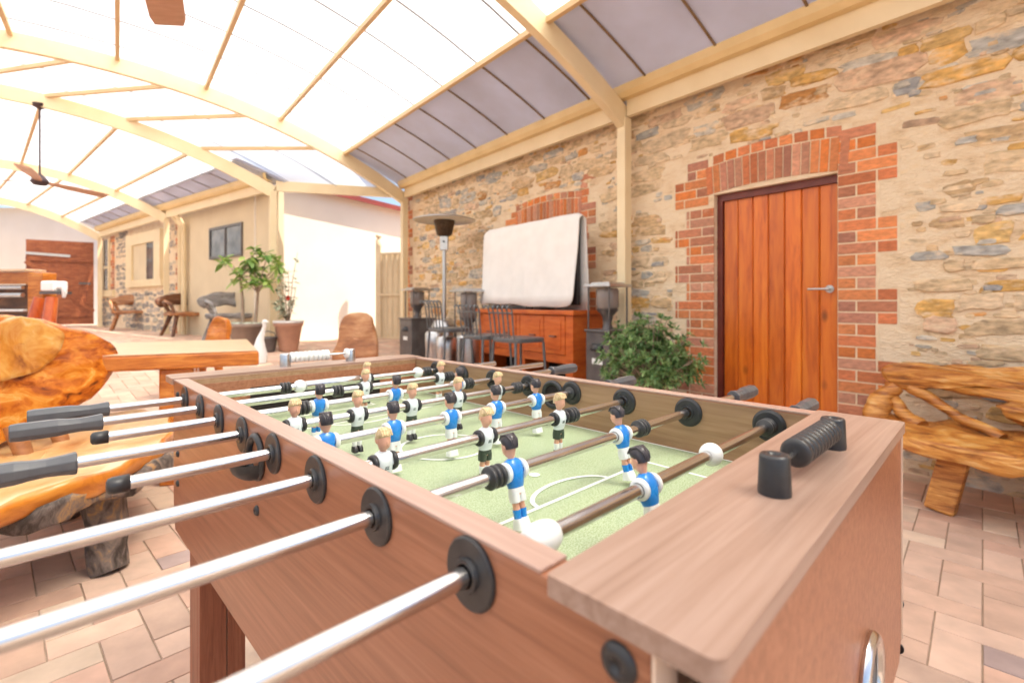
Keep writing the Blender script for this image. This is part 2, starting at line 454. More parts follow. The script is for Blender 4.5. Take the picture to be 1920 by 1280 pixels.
# ---------------------------------------------------------------- ground: joint bed and herringbone clay pavers
def ground():
    g = MB()
    n = 60; x0, x1, y0, y1 = -60, 40, -30, 70
    def sx(i): t = i / n * 2 - 1; return -6 + 60 * t * abs(t) ** .8
    def sy(i): t = i / n * 2 - 1; return 6 + 60 * t * abs(t) ** .8
    vs = [(sx(i), sy(j), fz(sx(i), sy(j)) - .004) for j in range(n + 1) for i in range(n + 1)]
    fs = [(j * (n + 1) + i, j * (n + 1) + i + 1, (j + 1) * (n + 1) + i + 1, (j + 1) * (n + 1) + i) for j in range(n) for i in range(n)]
    g.add(vs, fs, True)
    tag(g.build('ground', M['joint']), kind='structure')
    p = MB(); rnd = random.Random(3)
    L_, Wd = .236, .118; gap = .0018
    a0 = math.atan2(N1.y, N1.x) + R(8)
    ca, sa = math.cos(a0), math.sin(a0)
    pal = [((.64, .43, .32), 30), ((.66, .46, .35), 28), ((.61, .39, .29), 18), ((.68, .52, .39), 12), ((.55, .38, .29), 8), ((.46, .34, .31), 2)]
    cs = [c for c, w in pal for _ in range(w)]
    def brick(ux, uy, w, h):
        cx, cyy = ux + w / 2, uy + h / 2
        X, Y = ca * cx - sa * cyy, sa * cx + ca * cyy
        if not (-14 < X < 4.6 and .3 < Y < 15.5): return
        if W1(0, 0, 0).x is None: return
        if Vector((X, Y, 0)).dot(N1) > WD + .3 and Y < 8: return
        c = rnd.choice(cs); v = rnd.uniform(.88, 1.1); p.col = (c[0] * v, c[1] * v, c[2] * v, 1)
        z = rnd.uniform(0, .0015); e = .0015
        top = []; bot = []
        for (qx, qy, s) in ((ux + gap, uy + gap, (1, 1)), (ux + w - gap, uy + gap, (-1, 1)), (ux + w - gap, uy + h - gap, (-1, -1)), (ux + gap, uy + h - gap, (1, -1))):
            A = (ca * qx - sa * qy, sa * qx + ca * qy); B_ = (qx + s[0] * e, qy + s[1] * e)
            B_ = (ca * B_[0] - sa * B_[1], sa * B_[0] + ca * B_[1])
            bot.append((A[0], A[1], fz(*A) - .003)); top.append((B_[0], B_[1], fz(*B_) + z))
        p.add(bot + top, [(4, 5, 6, 7), (0, 1, 5, 4), (1, 2, 6, 5), (2, 3, 7, 6), (3, 0, 4, 7)])
    # herringbone: unit cells of one lying and one standing brick
    K = 110
    for i in range(-K, K):
        for j in range(-K, K):
            ox = (i * 1 + j * 2) ; oy = (i * 1 - j * 2)
            ux, uy = ox * Wd, oy * Wd
            # bounds test before building
            X, Y = ca * ux - sa * uy, sa * ux + ca * uy
            if not (-15 < X < 5.5 and -1 < Y < 16.5): continue
            brick(ux, uy, L_, Wd)
            brick(ux - Wd, uy, Wd, L_)
    tag(p.build('pavement', M['paver']), kind='structure')
ground()

# ---------------------------------------------------------------- stone walls
STONE = [((.62, .46, .28), 22), ((.68, .52, .34), 20), ((.58, .40, .22), 15), ((.43, .42, .39), 8), ((.53, .49, .42), 10), ((.33, .33, .33), 4),
         ((.64, .38, .12), 9), ((.55, .26, .08), 5), ((.62, .42, .28), 9), ((.68, .45, .18), 7)]
SC = [c for c, w in STONE for _ in range(w)]
BRICK = [(.60, .20, .08), (.56, .18, .075), (.66, .24, .09), (.50, .20, .11), (.56, .27, .17), (.46, .20, .13), (.66, .20, .05)]
def stones(mb, P, s0, s1, z0, z1, excl, seed, dens=.8, hh=(.06, .15)):
    """P(s, out, z) -> world; irregular stones bedded in mortar"""
    rnd = random.Random(seed); z = z0
    while z < z1:
        h = rnd.uniform(*hh); s = s0 + rnd.uniform(-.2, 0)
        while s < s1:
            w = h * rnd.uniform(1.1, 3.9); w = min(w, .5)
            cs, cz = s + w / 2, z + h / 2 + rnd.uniform(-.025, .025)
            s += w + rnd.uniform(.004, .028)
            if rnd.random() > dens: continue
            if any(a - w / 2 < cs < b + w / 2 and c - h / 2 < cz < d + h / 2 for a, b, c, d in excl): continue
            if not (s0 < cs - w / 2 and cs + w / 2 < s1 and cz + h / 2 < z1): continue
            n = 14; sk = rnd.uniform(-.25, .25); ph = rnd.uniform(0, 6)
            o = []; q = rnd.uniform(2.6, 6.5); hh_ = h * rnd.uniform(.36, .52)
            for k in range(n):
                a = 2 * math.pi * k / n
                c, sn = math.cos(a), math.sin(a)
                jx = 1 + .2 * math.sin(3 * a + ph) * rnd.random() + rnd.uniform(-.10, .08)
                x = w / 2 * math.copysign(abs(c) ** (2 / q), c) * jx
                y = hh_ * math.copysign(abs(sn) ** (2 / q), sn) * (1 + rnd.uniform(-.22, .14))
                o.append((x, y + sk * x * .35))
            pr = rnd.uniform(.003, .014)
            c = rnd.choice(SC); v = rnd.uniform(.85, 1.15); mb.col = (c[0] * v, c[1] * v, c[2] * v, 1)
            vs = [P(cs + x * k2, -d, cz + y * k2) for k2, d in ((1, -.004), (.975, pr * .6), (.85, pr)) for x, y in o]
            fs = [(r * n + k, r * n + (k + 1) % n, (r + 1) * n + (k + 1) % n, (r + 1) * n + k) for r in range(2) for k in range(n)] + [tuple(range(2 * n, 3 * n))]
            mb.add(vs, fs, False)
        z += h + rnd.uniform(.0, .014)
def brick1(mb, P, s0, s1, z0, z1, rnd, pr=.006, quad=None):
    c = rnd.choice(BRICK); v = rnd.uniform(.8, 1.2); mb.col = (c[0] * v, c[1] * v, c[2] * v, 1)
    q = quad or [(s0, z0), (s1, z0), (s1, z1), (s0, z1)]
    cx = sum(a for a, b in q) / 4; cz = sum(b for a, b in q) / 4
    e = .94
    vs = [P(a, .004, b) for a, b in q] + [P(a, -pr * .8, b) for a, b in q] + [P(cx + (a - cx) * .97, -pr, cz + (b - cz) * e) for a, b in q]
    mb.add(vs, [(0, 1, 5, 4), (1, 2, 6, 5), (2, 3, 7, 6), (3, 0, 4, 7), (4, 5, 9, 8), (5, 6, 10, 9), (6, 7, 11, 10), (7, 4, 8, 11), (8, 9, 10, 11)])

def quoin(mb, mo, P, sE, sgn, z0, z1, seed, wide=(.345, .23), period=2):
    """toothed brick edge: starts at sE and runs sgn-wards"""
    rnd = random.Random(seed); z = z0; i = 0; ch = .077
    while z + .02 < z1:
        w = wide[0] if (i // period) % 2 == 0 else wide[1]
        h = min(ch - .010, z1 - z)
        x = 0; off = i % 2
        first = .112 if off else .226
        while x < w - .03:
            L_ = first if x == 0 else (.226 if w - x > .2 else .112)
            L_ = min(L_, w - x)
            a, b = sE + sgn * x, sE + sgn * (x + L_ - .012)
            brick1(mb, P, min(a, b), max(a, b), z, z + h, rnd)
            x += L_
        a, b = sE, sE + sgn * w
        vs = [P(q, -.0015, r) for q, r in ((min(a, b), z - .01), (max(a, b) + .004, z - .01), (max(a, b) + .004, z + ch - .01), (min(a, b), z + ch - .01))]
        mo.add(vs, [(0, 1, 2, 3)])
        z += ch; i += 1

def P_w1(s, out, z): return W1(s, WD + out, z)
def wall_one():
    root = empty('stone_building', W1(2.5, WD + .3, 0), 0, 'long rubble stone wall with brick edged openings on the right of the courtyard', 'building')
    inv = root.matrix_world.inverted() if False else Matrix.Translation(-Vector(root.location))
    d0, d1, dh = 1.26, 2.16, 1.945
    w = MB(); w.X = inv
    def wb(s0, s1, z0, z1, t=.5):
        vs = [W1(s, WD + o, z) for z in (z0, z1) for o in (0, t) for s in (s0, s1)]
        w.add(vs, [(0, 2, 3, 1), (4, 5, 7, 6), (0, 1, 5, 4), (2, 6, 7, 3), (0, 4, 6, 2), (1, 3, 7, 5)], False)
    wb(-4.5, d0, -.3, 3.0); wb(d1, 7.72, -.3, 3.0); wb(d0, d1, dh, 3.0); wb(d0, d1, -.3, 0.02)
    w.build('wall', M['mortar'], root)
    st = MB(); st.X = inv
    ex = [(.93, 2.53, -.1, 2.26), (3.42, 5.0, .9, 2.2), (7.45, 7.8, 0, 3)]
    stones(st, P_w1, -3.0, 7.45, -.05, 2.9, ex, 11, .93)
    stones(st, lambda s_, o_, z_: W1(s_, WD + o_ + .0025, z_), -3.0, 7.45, -.05, 2.9, ex, 77, .42, (.022, .05))
    st.build('rubble_stones', M['stone'], root)
    b = MB(); b.X = inv; mo = MB(); mo.X = inv
    quoin(b, mo, P_w1, d0, -1, .0, 2.25, 5, (.34, .235), 3)
    quoin(b, mo, P_w1, d1, 1, .0, 1.86, 6, (.37, .26), 2)
    quoin(b, mo, P_w1, d1 + .05, 1, 1.87, 2.25, 16, (.32, .2), 3)
    # soldier arch over the door, then a header course
    rnd = random.Random(9); n = 17; cx = (d0 + d1) / 2; half = (d1 - d0) / 2 + .06
    for i in range(n):
        a0, a1 = -1 + 2 * i / n + .008, -1 + 2 * (i + 1) / n - .010
        def A(t, top): 
            x = cx + half * t * (1.0 if not top else 1.03)
            return (x, dh + .004 + .035 * (1 - t * t) + (.225 if top else 0))
        brick1(b, P_w1, 0, 0, 0, 0, rnd, .008, [A(a0, 0), A(a1, 0), A(a1, 1), A(a0, 1)])
    n = 9
    for i in range(n):
        a0, a1 = -.92 + 1.84 * i / n, -.92 + 1.84 * (i + 1) / n - .03
        q = lambda t, k: (cx + half * t, dh + .24 + .035 * (1 - t * t) + k * .068)
        brick1(b, P_w1, 0, 0, 0, 0, rnd, .007, [q(a0, 0), q(a1, 0), q(a1, 1), q(a0, 1)])
    vs = [P_w1(cx + half * 1.04 * (-1 + 2 * i / 12), -.0012, z0 + .035 * (1 - (-1 + 2 * i / 12) ** 2)) for z0 in (dh + .0, dh + .315) for i in range(13)]
    mo.add(vs, [(i, i + 1, 14 + i, 13 + i) for i in range(12)])
    b.build('door_surround', M['brick'], root); mo.build('brick_pointing', M['brickmortar'], root)
    b = MB(); b.X = inv; mo = MB(); mo.X = inv
    # bricked window head and jambs behind the covered screen
    quoin(b, mo, P_w1, 3.66, -1, .95, 2.42, 21, (.24, .13), 3)
    quoin(b, mo, P_w1, 4.74, 1, .95, 2.2, 22, (.24, .13), 3)
    cx2, hf = 4.2, .56; n = 20
    for i in range(n):
        a0, a1 = -1 + 2 * i / n + .01, -1 + 2 * (i + 1) / n - .012
        A = lambda t, k: (cx2 + hf * t, 1.94 + .05 * (1 - t * t) + k * .22)
        brick1(b, P_w1, 0, 0, 0, 0, rnd, .008, [A(a0, 0), A(a1, 0), A(a1, 1), A(a0, 1)])
    n = 10
    for i in range(n):
        a0, a1 = -1 + 2 * i / n, -1 + 2 * (i + 1) / n - .03
        A = lambda t, k: (cx2 + hf * t, 2.17 + .05 * (1 - t * t) + k * .066)
        brick1(b, P_w1, 0, 0, 0, 0, rnd, .007, [A(a0, 0), A(a1, 0), A(a1, 1), A(a0, 1)])
    vs = [P_w1(cx2 + hf * 1.02 * (-1 + 2 * i / 12), -.0012, z0 + .05 * (1 - (-1 + 2 * i / 12) ** 2)) for z0 in (1.93, 2.25) for i in range(13)]
    mo.add(vs, [(i, i + 1, 14 + i, 13 + i) for i in range(12)])
    b.build('window_surround', M['brick'], root); mo.build('brick_pointing', M['brickmortar'], root)
    b = MB(); b.X = inv; mo = MB(); mo.X = inv
    quoin(b, mo, P_w1, 7.70, -1, .3, 2.9, 23, (.24, .13), 2)
    b.build('corner_bricks', M['brick'], root); mo.build('brick_pointing', M['brickmortar'], root)
    # door reveal, frame, boards, handle
    fr = MB(); fr.X = inv
    def seg(mb, s0, s1, o0, o1, z0, z1):
        vs = [W1(s, WD + o, z) for z in (z0, z1) for o in (o0, o1) for s in (s0, s1)]
        mb.add(vs, [(0, 2, 3, 1), (4, 5, 7, 6), (0, 1, 5, 4), (2, 6, 7, 3), (0, 4, 6, 2), (1, 3, 7, 5)], False)
    dr = MB(); dr.X = inv
    seg(fr, d1 - .045, d1 + .002, .05, .16, .02, dh + .002); seg(fr, d0 - .002, d0 + .02, .05, .16, .02, dh + .002)
    seg(fr, d0 + .02, d1 - .045, .045, .16, dh - .055, dh + .001)
    fr.build('door_frame', M['doorframe'], root)
    nb = 7; a, bb = d0 + .022, d1 - .047; bw = (bb - a) / nb
    for i in range(nb):
        v = random.uniform(.86, 1.14); dr.col = (v, v, v, 1)
        s0, s1 = a + i * bw, a + (i + 1) * bw
        e = .006
        vs = []
        for z in (.03, dh - .057):
            for s, o in ((s0, .10), (s0 + .0015, .078), (s0 + e + .002, .070), (s1 - e - .002, .070), (s1 - .0015, .078), (s1, .10)):
                vs.append(W1(s, WD + o, z))
        dr.add(vs, [(k, k + 1, k + 7, k + 6) for k in range(5)] + [(0, 6, 11, 5)])
    do = dr.build('door', M['door'], root)
    h = MB(); h.X = inv
    hs, hz = d0 + .075, 1.155
    hb = W1(hs, WD + .07, hz)
    h.tube([hb, hb - N1 * .008], .027, 20); h.tube([hb - N1 * .008, hb - N1 * .05], .010, 12)
    h.tube([hb - N1 * .048 + D1 * -.006, hb - N1 * .05 + D1 * .04, hb - N1 * .05 + D1 * .125], [.011, .0085, .0075], 12)
    h.build('handle', M['steel'], do)
    # wall-top cables along the beam
wall_one()

# ---------------------------------------------------------------- back walls (second building)
def P_w2(w, out, z): return W2(w, .14 + out, z)
def wall_two():
    base = W2(4.5, .3, 0)
    inv = Matrix.Translation(-base)
    root = empty('rear_building', base, 0, 'low rear building, half stone half cream render, behind the rustic chairs', 'building')
    def blk(mb, w0, w1, o0, o1, z0, z1):
        vs = [W2(w, .14 + o, z) for z in (z0, z1) for o in (o0, o1) for w in (w0, w1)]
        mb.add(vs, [(0, 2, 3, 1), (4, 5, 7, 6), (0, 1, 5, 4), (2, 6, 7, 3), (0, 4, 6, 2), (1, 3, 7, 5)], False)
    r = MB(); r.X = inv
    blk(r, .10, 3.95, 0, .09, 0, 3.0)
    r.build('rendered_wall', M['render'], root)
    s = MB(); s.X = inv
    blk(s, 3.951, 9.7, 0.01, .4, 0, 3.0)
    s.build('stone_wall_core', M['mortar'], root)
    st = MB(); st.X = inv
    global SC
    keep = SC; SC = [(.36, .31, .27), (.30, .28, .26), (.42, .36, .31), (.25, .23, .22), (.44, .38, .30)]
    stones(st, lambda w, o, z: P_w2(w, o + .01, z), 4.2, 9.6, .35, 2.9, [(4.9, 7.25, 1.35, 2.75), (8.3, 9.6, 1.25, 3)], 31, .9)
    SC = keep
    st.build('rubble_stones', M['stone'], root)
    b = MB(); b.X = inv; mo = MB(); mo.X = inv
    quoin(b, mo, P_w2, 3.96, 1, .4, 2.8, 41, (.3, .24), 2)
    quoin(b, mo, lambda w, o, z: P_w2(w, o + .01, z), 8.35, 1, 1.4, 2.8, 42, (.34, .24), 2)
    quoin(b, mo, lambda w, o, z: P_w2(w, o + .01, z), 9.6, -1, 1.4, 2.8, 43, (.34, .24), 2)
    b.build('brick_surround', M['brick'], root); mo.build('brick_pointing', M['brickmortar'], root)
    # large cream framed window, deep reveal, dark screen on its right
    f = MB(); f.X = inv
    w0, w1, z0, z1 = 4.95, 7.2, 1.42, 2.66
    for a in ((w0, w0 + .38, z0 + .16, z1 - .25), (w1 - .42, w1, z0 + .16, z1 - .25), (w0, w1, z1 - .25, z1), (w0 - .04, w1 + .04, z0, z0 + .16)):
        blk(f, a[0], a[1], -.07, .009, a[2], a[3])
    wf = f.build('window', M['cream'], root)
    g = MB(); g.X = inv
    blk(g, w0 + .381, w0 + .95, -.03, .008, z0 + .161, z1 - .251)
    g.build('pane', M['glass_dark'], wf)
    g = MB(); g.X = inv
    blk(g, w0 + .951, w1 - .421, -.028, .008, z0 + .161, z1 - .251)
    g.build('shutter', M['render'], wf)
    # narrow window between brick edges
    f = MB(); f.X = inv
    blk(f, 8.69, 8.78, -.03, .009, 1.4, 2.72); blk(f, 9.17, 9.26, -.03, .009, 1.4, 2.72); blk(f, 8.781, 9.169, -.025, .009, 1.95, 2.02)
    blk(f, 8.3, 9.6, -.06, .009, 1.22, 1.38)
    wf = f.build('window', M['cream'], root)
    g = MB(); g.X = inv
    blk(g, 8.781, 9.169, -.01, .008, 1.4, 1.949); blk(g, 8.781, 9.169, -.01, .008, 2.021, 2.72)
    g.build('pane', M['glass_dark'], wf)
    # sliding aluminium window in the rendered half
    f = MB(); f.X = inv
    a0, a1, b0, b1 = 1.28, 2.58, 1.86, 2.44
    for q in ((a0, a1, b0, b0 + .045), (a0, a1, b1 - .045, b1), (a0, a0 + .045, b0 + .045, b1 - .045), (a1 - .045, a1, b0 + .045, b1 - .045), (1.90, 1.95, b0 + .045, b1 - .045)):
        blk(f, q[0], q[1], -.03, -.001, q[2], q[3])
    wf = f.build('window', M['steel_dark'], root)
    g = MB(); g.X = inv
    blk(g, a0 + .046, a1 - .046, -.012, -.002, b0 + .046, b1 - .046)
    g.build('pane', M['glass_sky'] if 'glass_sky' in M else M['glass_dark'], wf)
    # downpipes
    for ww in (3.62, 3.80):
        p = MB(); p.X = inv
        p.tube([W2(ww, .06, .42), W2(ww, .06, 2.6), W2(ww - .02, -.08, 2.78)], .045, 14)
        p.build('downpipe', M['cream'], root)
wall_two()

# sunlit outbuilding seen through the gap, and its ivory fence
def outbuilding():
    A = Vector((-3.62 - .19, 8.24 + .29, 0)); d = Vector((.8366, .5478, 0)); nn = Vector((-.5478, .8366, 0))
    root = empty('outbuilding', A + d * 1.5, 0, 'pale rendered outbuilding with red roof edge, sunlit in the gap between the posts', 'building')
    inv = Matrix.Translation(-(A + d * 1.5))
    w = MB(); w.X = inv
    L_ = 6
    def zt(a): return 3.12 - .13 * a
    vs = [A + d * a + nn * o + Vector((0, 0, z)) for o in (0, .3) for a, z in ((-.55, .2), (L_, .2), (L_, zt(L_) - .02), (-.55, zt(-.55) - .02))]
    w.add(vs, [(0, 1, 2, 3), (7, 6, 5, 4), (0, 4, 5, 1), (1, 5, 6, 2), (2, 6, 7, 3), (3, 7, 4, 0)])
    w.build('wall', M['render_pale'], root)
    t = MB(); t.X = inv
    vs = [A + d * a + nn * o + Vector((0, 0, zt(a) + z)) for a in (-.6, L_) for o, z in ((-.15, -.07), (-.15, .02), (.45, .14), (.45, .06))]
    t.add(vs, [(0, 1, 5, 4), (1, 2, 6, 5), (2, 3, 7, 6), (3, 0, 4, 7), (3, 2, 1, 0), (4, 5, 6, 7)])
    t.build('roof', M['roofred'], root)
outbuilding()

def fence():
    a = Vector((-2.36, 8.92, 0)); b = Vector((-1.2, 8.55, 0)); d = (b - a).normalized(); nn = Vector((-d.y, d.x, 0))
    zb = .38; zt_ = 1.93
    root = empty('metal_fence', a + Vector((0, 0, zb)), 0, 'ivory ribbed steel fence panel beside the stone wall corner', 'fence')
    inv = Matrix.Translation(-(a + Vector((0, 0, zb))))
    p = MB(); p.X = inv
    L_ = (b - a).length; n = 44; rows = []
    for z in (zb + .05, zt_):
        for i in range(n + 1):
            k = i % 4; o = (.0, .022, .022, 0)[k]
            rows.append(a + d * (L_ * i / n) + nn * o + Vector((0, 0, z)))
    p.add(rows, [(i, i + 1, n + 2 + i, n + 1 + i) for i in range(n)])
    p.build('fence_panel', M['ivory'], root)
    r = MB(); r.X = inv
    for z in (zb + .05, 1.2, zt_): r.bar(a + Vector((0, 0, z)) - nn * .012, b + Vector((0, 0, z)) - nn * .012, .03, .04)
    r.build('rail', M['ivory'], root)
    r = MB(); r.X = inv
    r.bar(a - d * .04 + Vector((0, 0, zb - .1)), a - d * .04 + Vector((0, 0, 2.08)), .09, .09)
    r.lathe([(.0, .2), (.055, .2), (.06, .16), (.03, .13), (.055, .1), (.055, 0)], o=a - d * .04 + Vector((0, 0, 2.08)), n=14)
    r.build('post', M['ivory'], root)
fence()

# ---------------------------------------------------------------- barrel vaulted roof
RA, AP, HT = 8.37, 4.2, 3.89
def vz(t): return HT - (RA - math.sqrt(RA * RA - (AP - t) ** 2))
ARCH = {}
TM = 8.4
def arch(name, P, d): ARCH[name] = (Vector((P.x, P.y, 0)), Vector((d[0], d[1], 0)).normalized())
dperp = -N1
arch(0, W1(-1.55, 3.70, 0), dperp)
arch(1, P1, dperp)
arch(2, P2, (-.79, -.613))
arch(3, P3, (-.941, -.338))
arch(4, P4, (-.998, -.057))
arch(5, P5, (-1, -.011))
def ap(k, t, dz=0):
    P, d = ARCH[k]; return P + d * t + Vector((0, 0, vz(t) + dz))
def pergola():
    base = W1(2.5, 3.7, 0)
    root = empty('patio_roof', base, 0, 'cream steel barrel vault patio roof with translucent white sheeting over the courtyard', 'patio roof')
    inv = Matrix.Translation(-base)
    for k in ARCH:
        a = MB(); a.X = inv
        P, d = ARCH[k]; side = Vector((-d.y, d.x, 0)) * .038
        n = 40; rr = []
        for i in range(n + 1):
            t = TM * i / n; c = ap(k, t, 0)
            dz = vz(t + .01) - vz(t - .01); tan = (d * .02 + Vector((0, 0, dz))).normalized()
            up = tan.cross(Vector((-d.y, d.x, 0)) * -1).normalized()
            if up.z < 0: up = -up
            rr.append([c + side * s1 + up * (.092 * u1) for s1, u1 in ((-1, -1), (1, -1), (1, 1), (-1, 1))])
        a.rings(rr, True, False)
        a.build('arch_beam', M['cream'], root)
    # purlins
    def purlin(pts, w=.042, h=.05):
        p = MB(); p.X = inv
        for a, b in zip(pts, pts[1:]): p.bar(a, b, w, h)
        p.build('purlin', M['purlin'], root)
    for t in (1.0, 1.9, 2.8, 3.7, 4.6, 5.5, 6.4, 7.3):
        o = (W1(-1.55, 3.7, 0) - W1(-3.2, 3.7, 0))
        purlin([ap(0, t, .065) - o, ap(0, t, .065)])
        purlin([ap(0, t, .065), ap(1, t, .065)])
        purlin([ap(1, t, .065), ap(2, t, .065)])
        purlin([ap(2, t + .15, .065), ap(3, t, .065)])
        purlin([ap(3, t, .065), ap(4, t, .065)])
        purlin([ap(4, t, .065), ap(5, t, .065)])
    # sheeting, lofted bay by bay with joint strips
    sh = MB(); sh.X = inv; ev = MB(); ev.X = inv; jt = MB(); jt.X = inv; jd = MB(); jd.X = inv
    o = (W1(-1.55, 3.7, 0) - W1(-3.2, 3.7, 0))
    def loft(fa, fb, ns, t0, t1, mb, dz=0.0, nt=36, ja=0, jb=1):
        rows = [[fa(t0 + (t1 - t0) * i / nt).lerp(fb(t0 + (t1 - t0) * i / nt), ja + (jb - ja) * j / ns) + Vector((0, 0, .10 * (1 - (t0 + (t1 - t0) * i / nt)) if dz == 'eave' else dz)) for i in range(nt + 1)] for j in range(ns + 1)]
        vs = [p for r in rows for p in r]; n = nt + 1
        mb.add(vs, [(j * n + i, j * n + i + 1, (j + 1) * n + i + 1, (j + 1) * n + i) for j in range(ns) for i in range(nt)], True)
    A = lambda k: (lambda t: ap(k, t, .115))
    A00 = lambda t: ap(0, t, .115) - o
    A2 = A(2); A3 = A(3); A5 = A(5)
    bays = [(A00, A(0), True), (A(0), A(1), True), (A(1), A2, True), (A(2), A(3), False), (A3, A(4), True), (A(4), A5, True)]
    for fa, fb, grey in bays:
        tg = .55 if (fa is A3 or fb is A5) else 1.0
        loft(fa, fb, 6, .93 * tg if grey else 0, TM, sh, .006)
        if grey: loft(fa, fb, 6, -.13, .99 * tg, ev, 'eave', 8, -.03 if fa is A3 else 0, 1.025 if fb is A2 else 1)
        L_ = (fb(0) - fa(0)).length; n = max(2, round(L_ / .66))
        for i in range(n):
            q = (i + .5) / n
            for mb, t0, t1, m_, w in ((jt, 1.0 * tg if grey else 0, TM, 24, .022), (jd, .12, .98 * tg, 5, .018)):
                if mb is jd and not grey: continue
                for k in range(m_):
                    ta, tb = t0 + (t1 - t0) * k / m_, t0 + (t1 - t0) * (k + 1) / m_
                    pa, pb = fa(ta).lerp(fb(ta), q), fa(tb).lerp(fb(tb), q)
                    if mb is jd: pa.z += .10 * (1 - ta); pb.z += .10 * (1 - tb)
                    mb.bar(pa - Vector((0, 0, .008)), pb - Vector((0, 0, .008)), w, .008)
                if mb is jd:
                    pa = fa(0).lerp(fb(0), q)
    sh.build('roof_sheet', M['poly'], root)
    ev.build('eave_sheet', M['eavesheet'], root)
    jt.build('sheet_joint', mat('sheet_joint_grey', (.30, .31, .35), .6, scale=5), root)
    jd.build('eave_joint', M['dirt'], root)
    # posts, edge beams, gutters
    def post(P, w=.095):
        p = MB(); p.X = inv; z0 = fz(P.x, P.y)
        ang = math.atan2(N1.y, N1.x)
        p.box(-w / 2, w / 2, -w / 2, w / 2, z0, 2.77, Matrix.Translation((P.x, P.y, 0)) @ Matrix.Rotation(ang, 4, 'Z'))
        p.box(-w / 2 - .03, w / 2 + .03, -w / 2 - .03, w / 2 + .03, z0, z0 + .012, Matrix.Translation((P.x, P.y, 0)) @ Matrix.Rotation(ang, 4, 'Z'))
        p.build('post', M['cream'], root, .004)
    for k in (0, 1, 2, 3, 4, 5): post(ARCH[k][0])
    def run(a, b, gut=True, inner=None, name='edge_beam'):
        d = (b - a).normalized(); a = a + d * .05; b = b - d * .05
        p = MB(); p.X = inv
        p.bar(a + Vector((0, 0, 2.85)), b + Vector((0, 0, 2.85)), .05, .15)
        p.build('edge_beam', M['cream'], root)
        if gut:
            g = MB(); g.X = inv; q = inner
            prof = [(.0, 0), (.03, -.015), (.085, -.01), (.115, .03), (.122, .10), (.112, .10), (.105, .04), (.08, .0), (.03, -.005), (.0, .01)]
            rr = [[P + q * x + Vector((0, 0, 2.935 + z)) for x, z in prof] for P in (a - d * .052, b + d * .048)]
            g.rings(rr, True, False)
            g.build('gutter', M['gutter'], root)
    e0 = W1(-3.2, 3.7, 0)
    run(e0, ARCH[0][0], True, N1 * -1); run(ARCH[0][0], ARCH[1][0], True, N1 * -1); run(ARCH[1][0], ARCH[2][0], True, N1 * -1)
    run(ARCH[2][0], ARCH[3][0], False)
    run(ARCH[3][0], ARCH[4][0], True, N2 * -1); run(ARCH[4][0], ARCH[5][0], True, N2 * -1)
    # far-side posts and beam
    ends = [ARCH[k][0] + ARCH[k][1] * TM for k in range(6)]
    for e in ends: post(e)
    for a, b in zip(ends, ends[1:]): run(a, b, False)
pergola()

# ceiling fans
def fan():
    f = empty('ceiling_fan', (0, 0, 0), 0, 'dark ceiling fan on a long rod hanging from the far arches', 'ceiling fan', 'ceiling fans under the vault')
    m = MB()
    m.lathe([(.0, -.06), (.07, -.05), (.10, -.01), (.085, .03), (.05, .07), (.02, .10)], n=24)
    m.build('motor', M['fandark'], f)
    r = MB(); r.tube([(0, 0, .09), (0, 0, .97)], .012, 10); r.build('downrod', M['fandark'], f)
    c = MB(); c.lathe([(.02, .97), (.075, 1.0), (.08, 1.04)], n=20); c.build('canopy', M['fandark'], f)
    bl = MB()
    M0 = Matrix.Rotation(R(-12), 4, 'X')
    secs = []
    for x, w in ((.09, .035), (.2, .055), (.4, .075), (.65, .085), (.85, .085), (.93, .07)):
        secs.append([M0 @ Vector((x, s * w, z)) for s, z in ((-1, -.007), (1, -.007), (1, .007), (-1, .007))])
    bl.rings(secs, True, False)
    for a in (82, -56, 187):
        b = bl.build('blade', M['fan'], f, .003); b.rotation_euler = (0, 0, R(a))
    return f
f1 = fan(); f1.location = (-6.36, 6.68, 2.69)
f2 = copy_tree(f1); f2.location = (-1.46, 1.98, 2.62); f2.rotation_euler = (0, 0, R(38))
relabel(f2, 'nearest ceiling fan, only one brown blade tip showing at the top of the view')

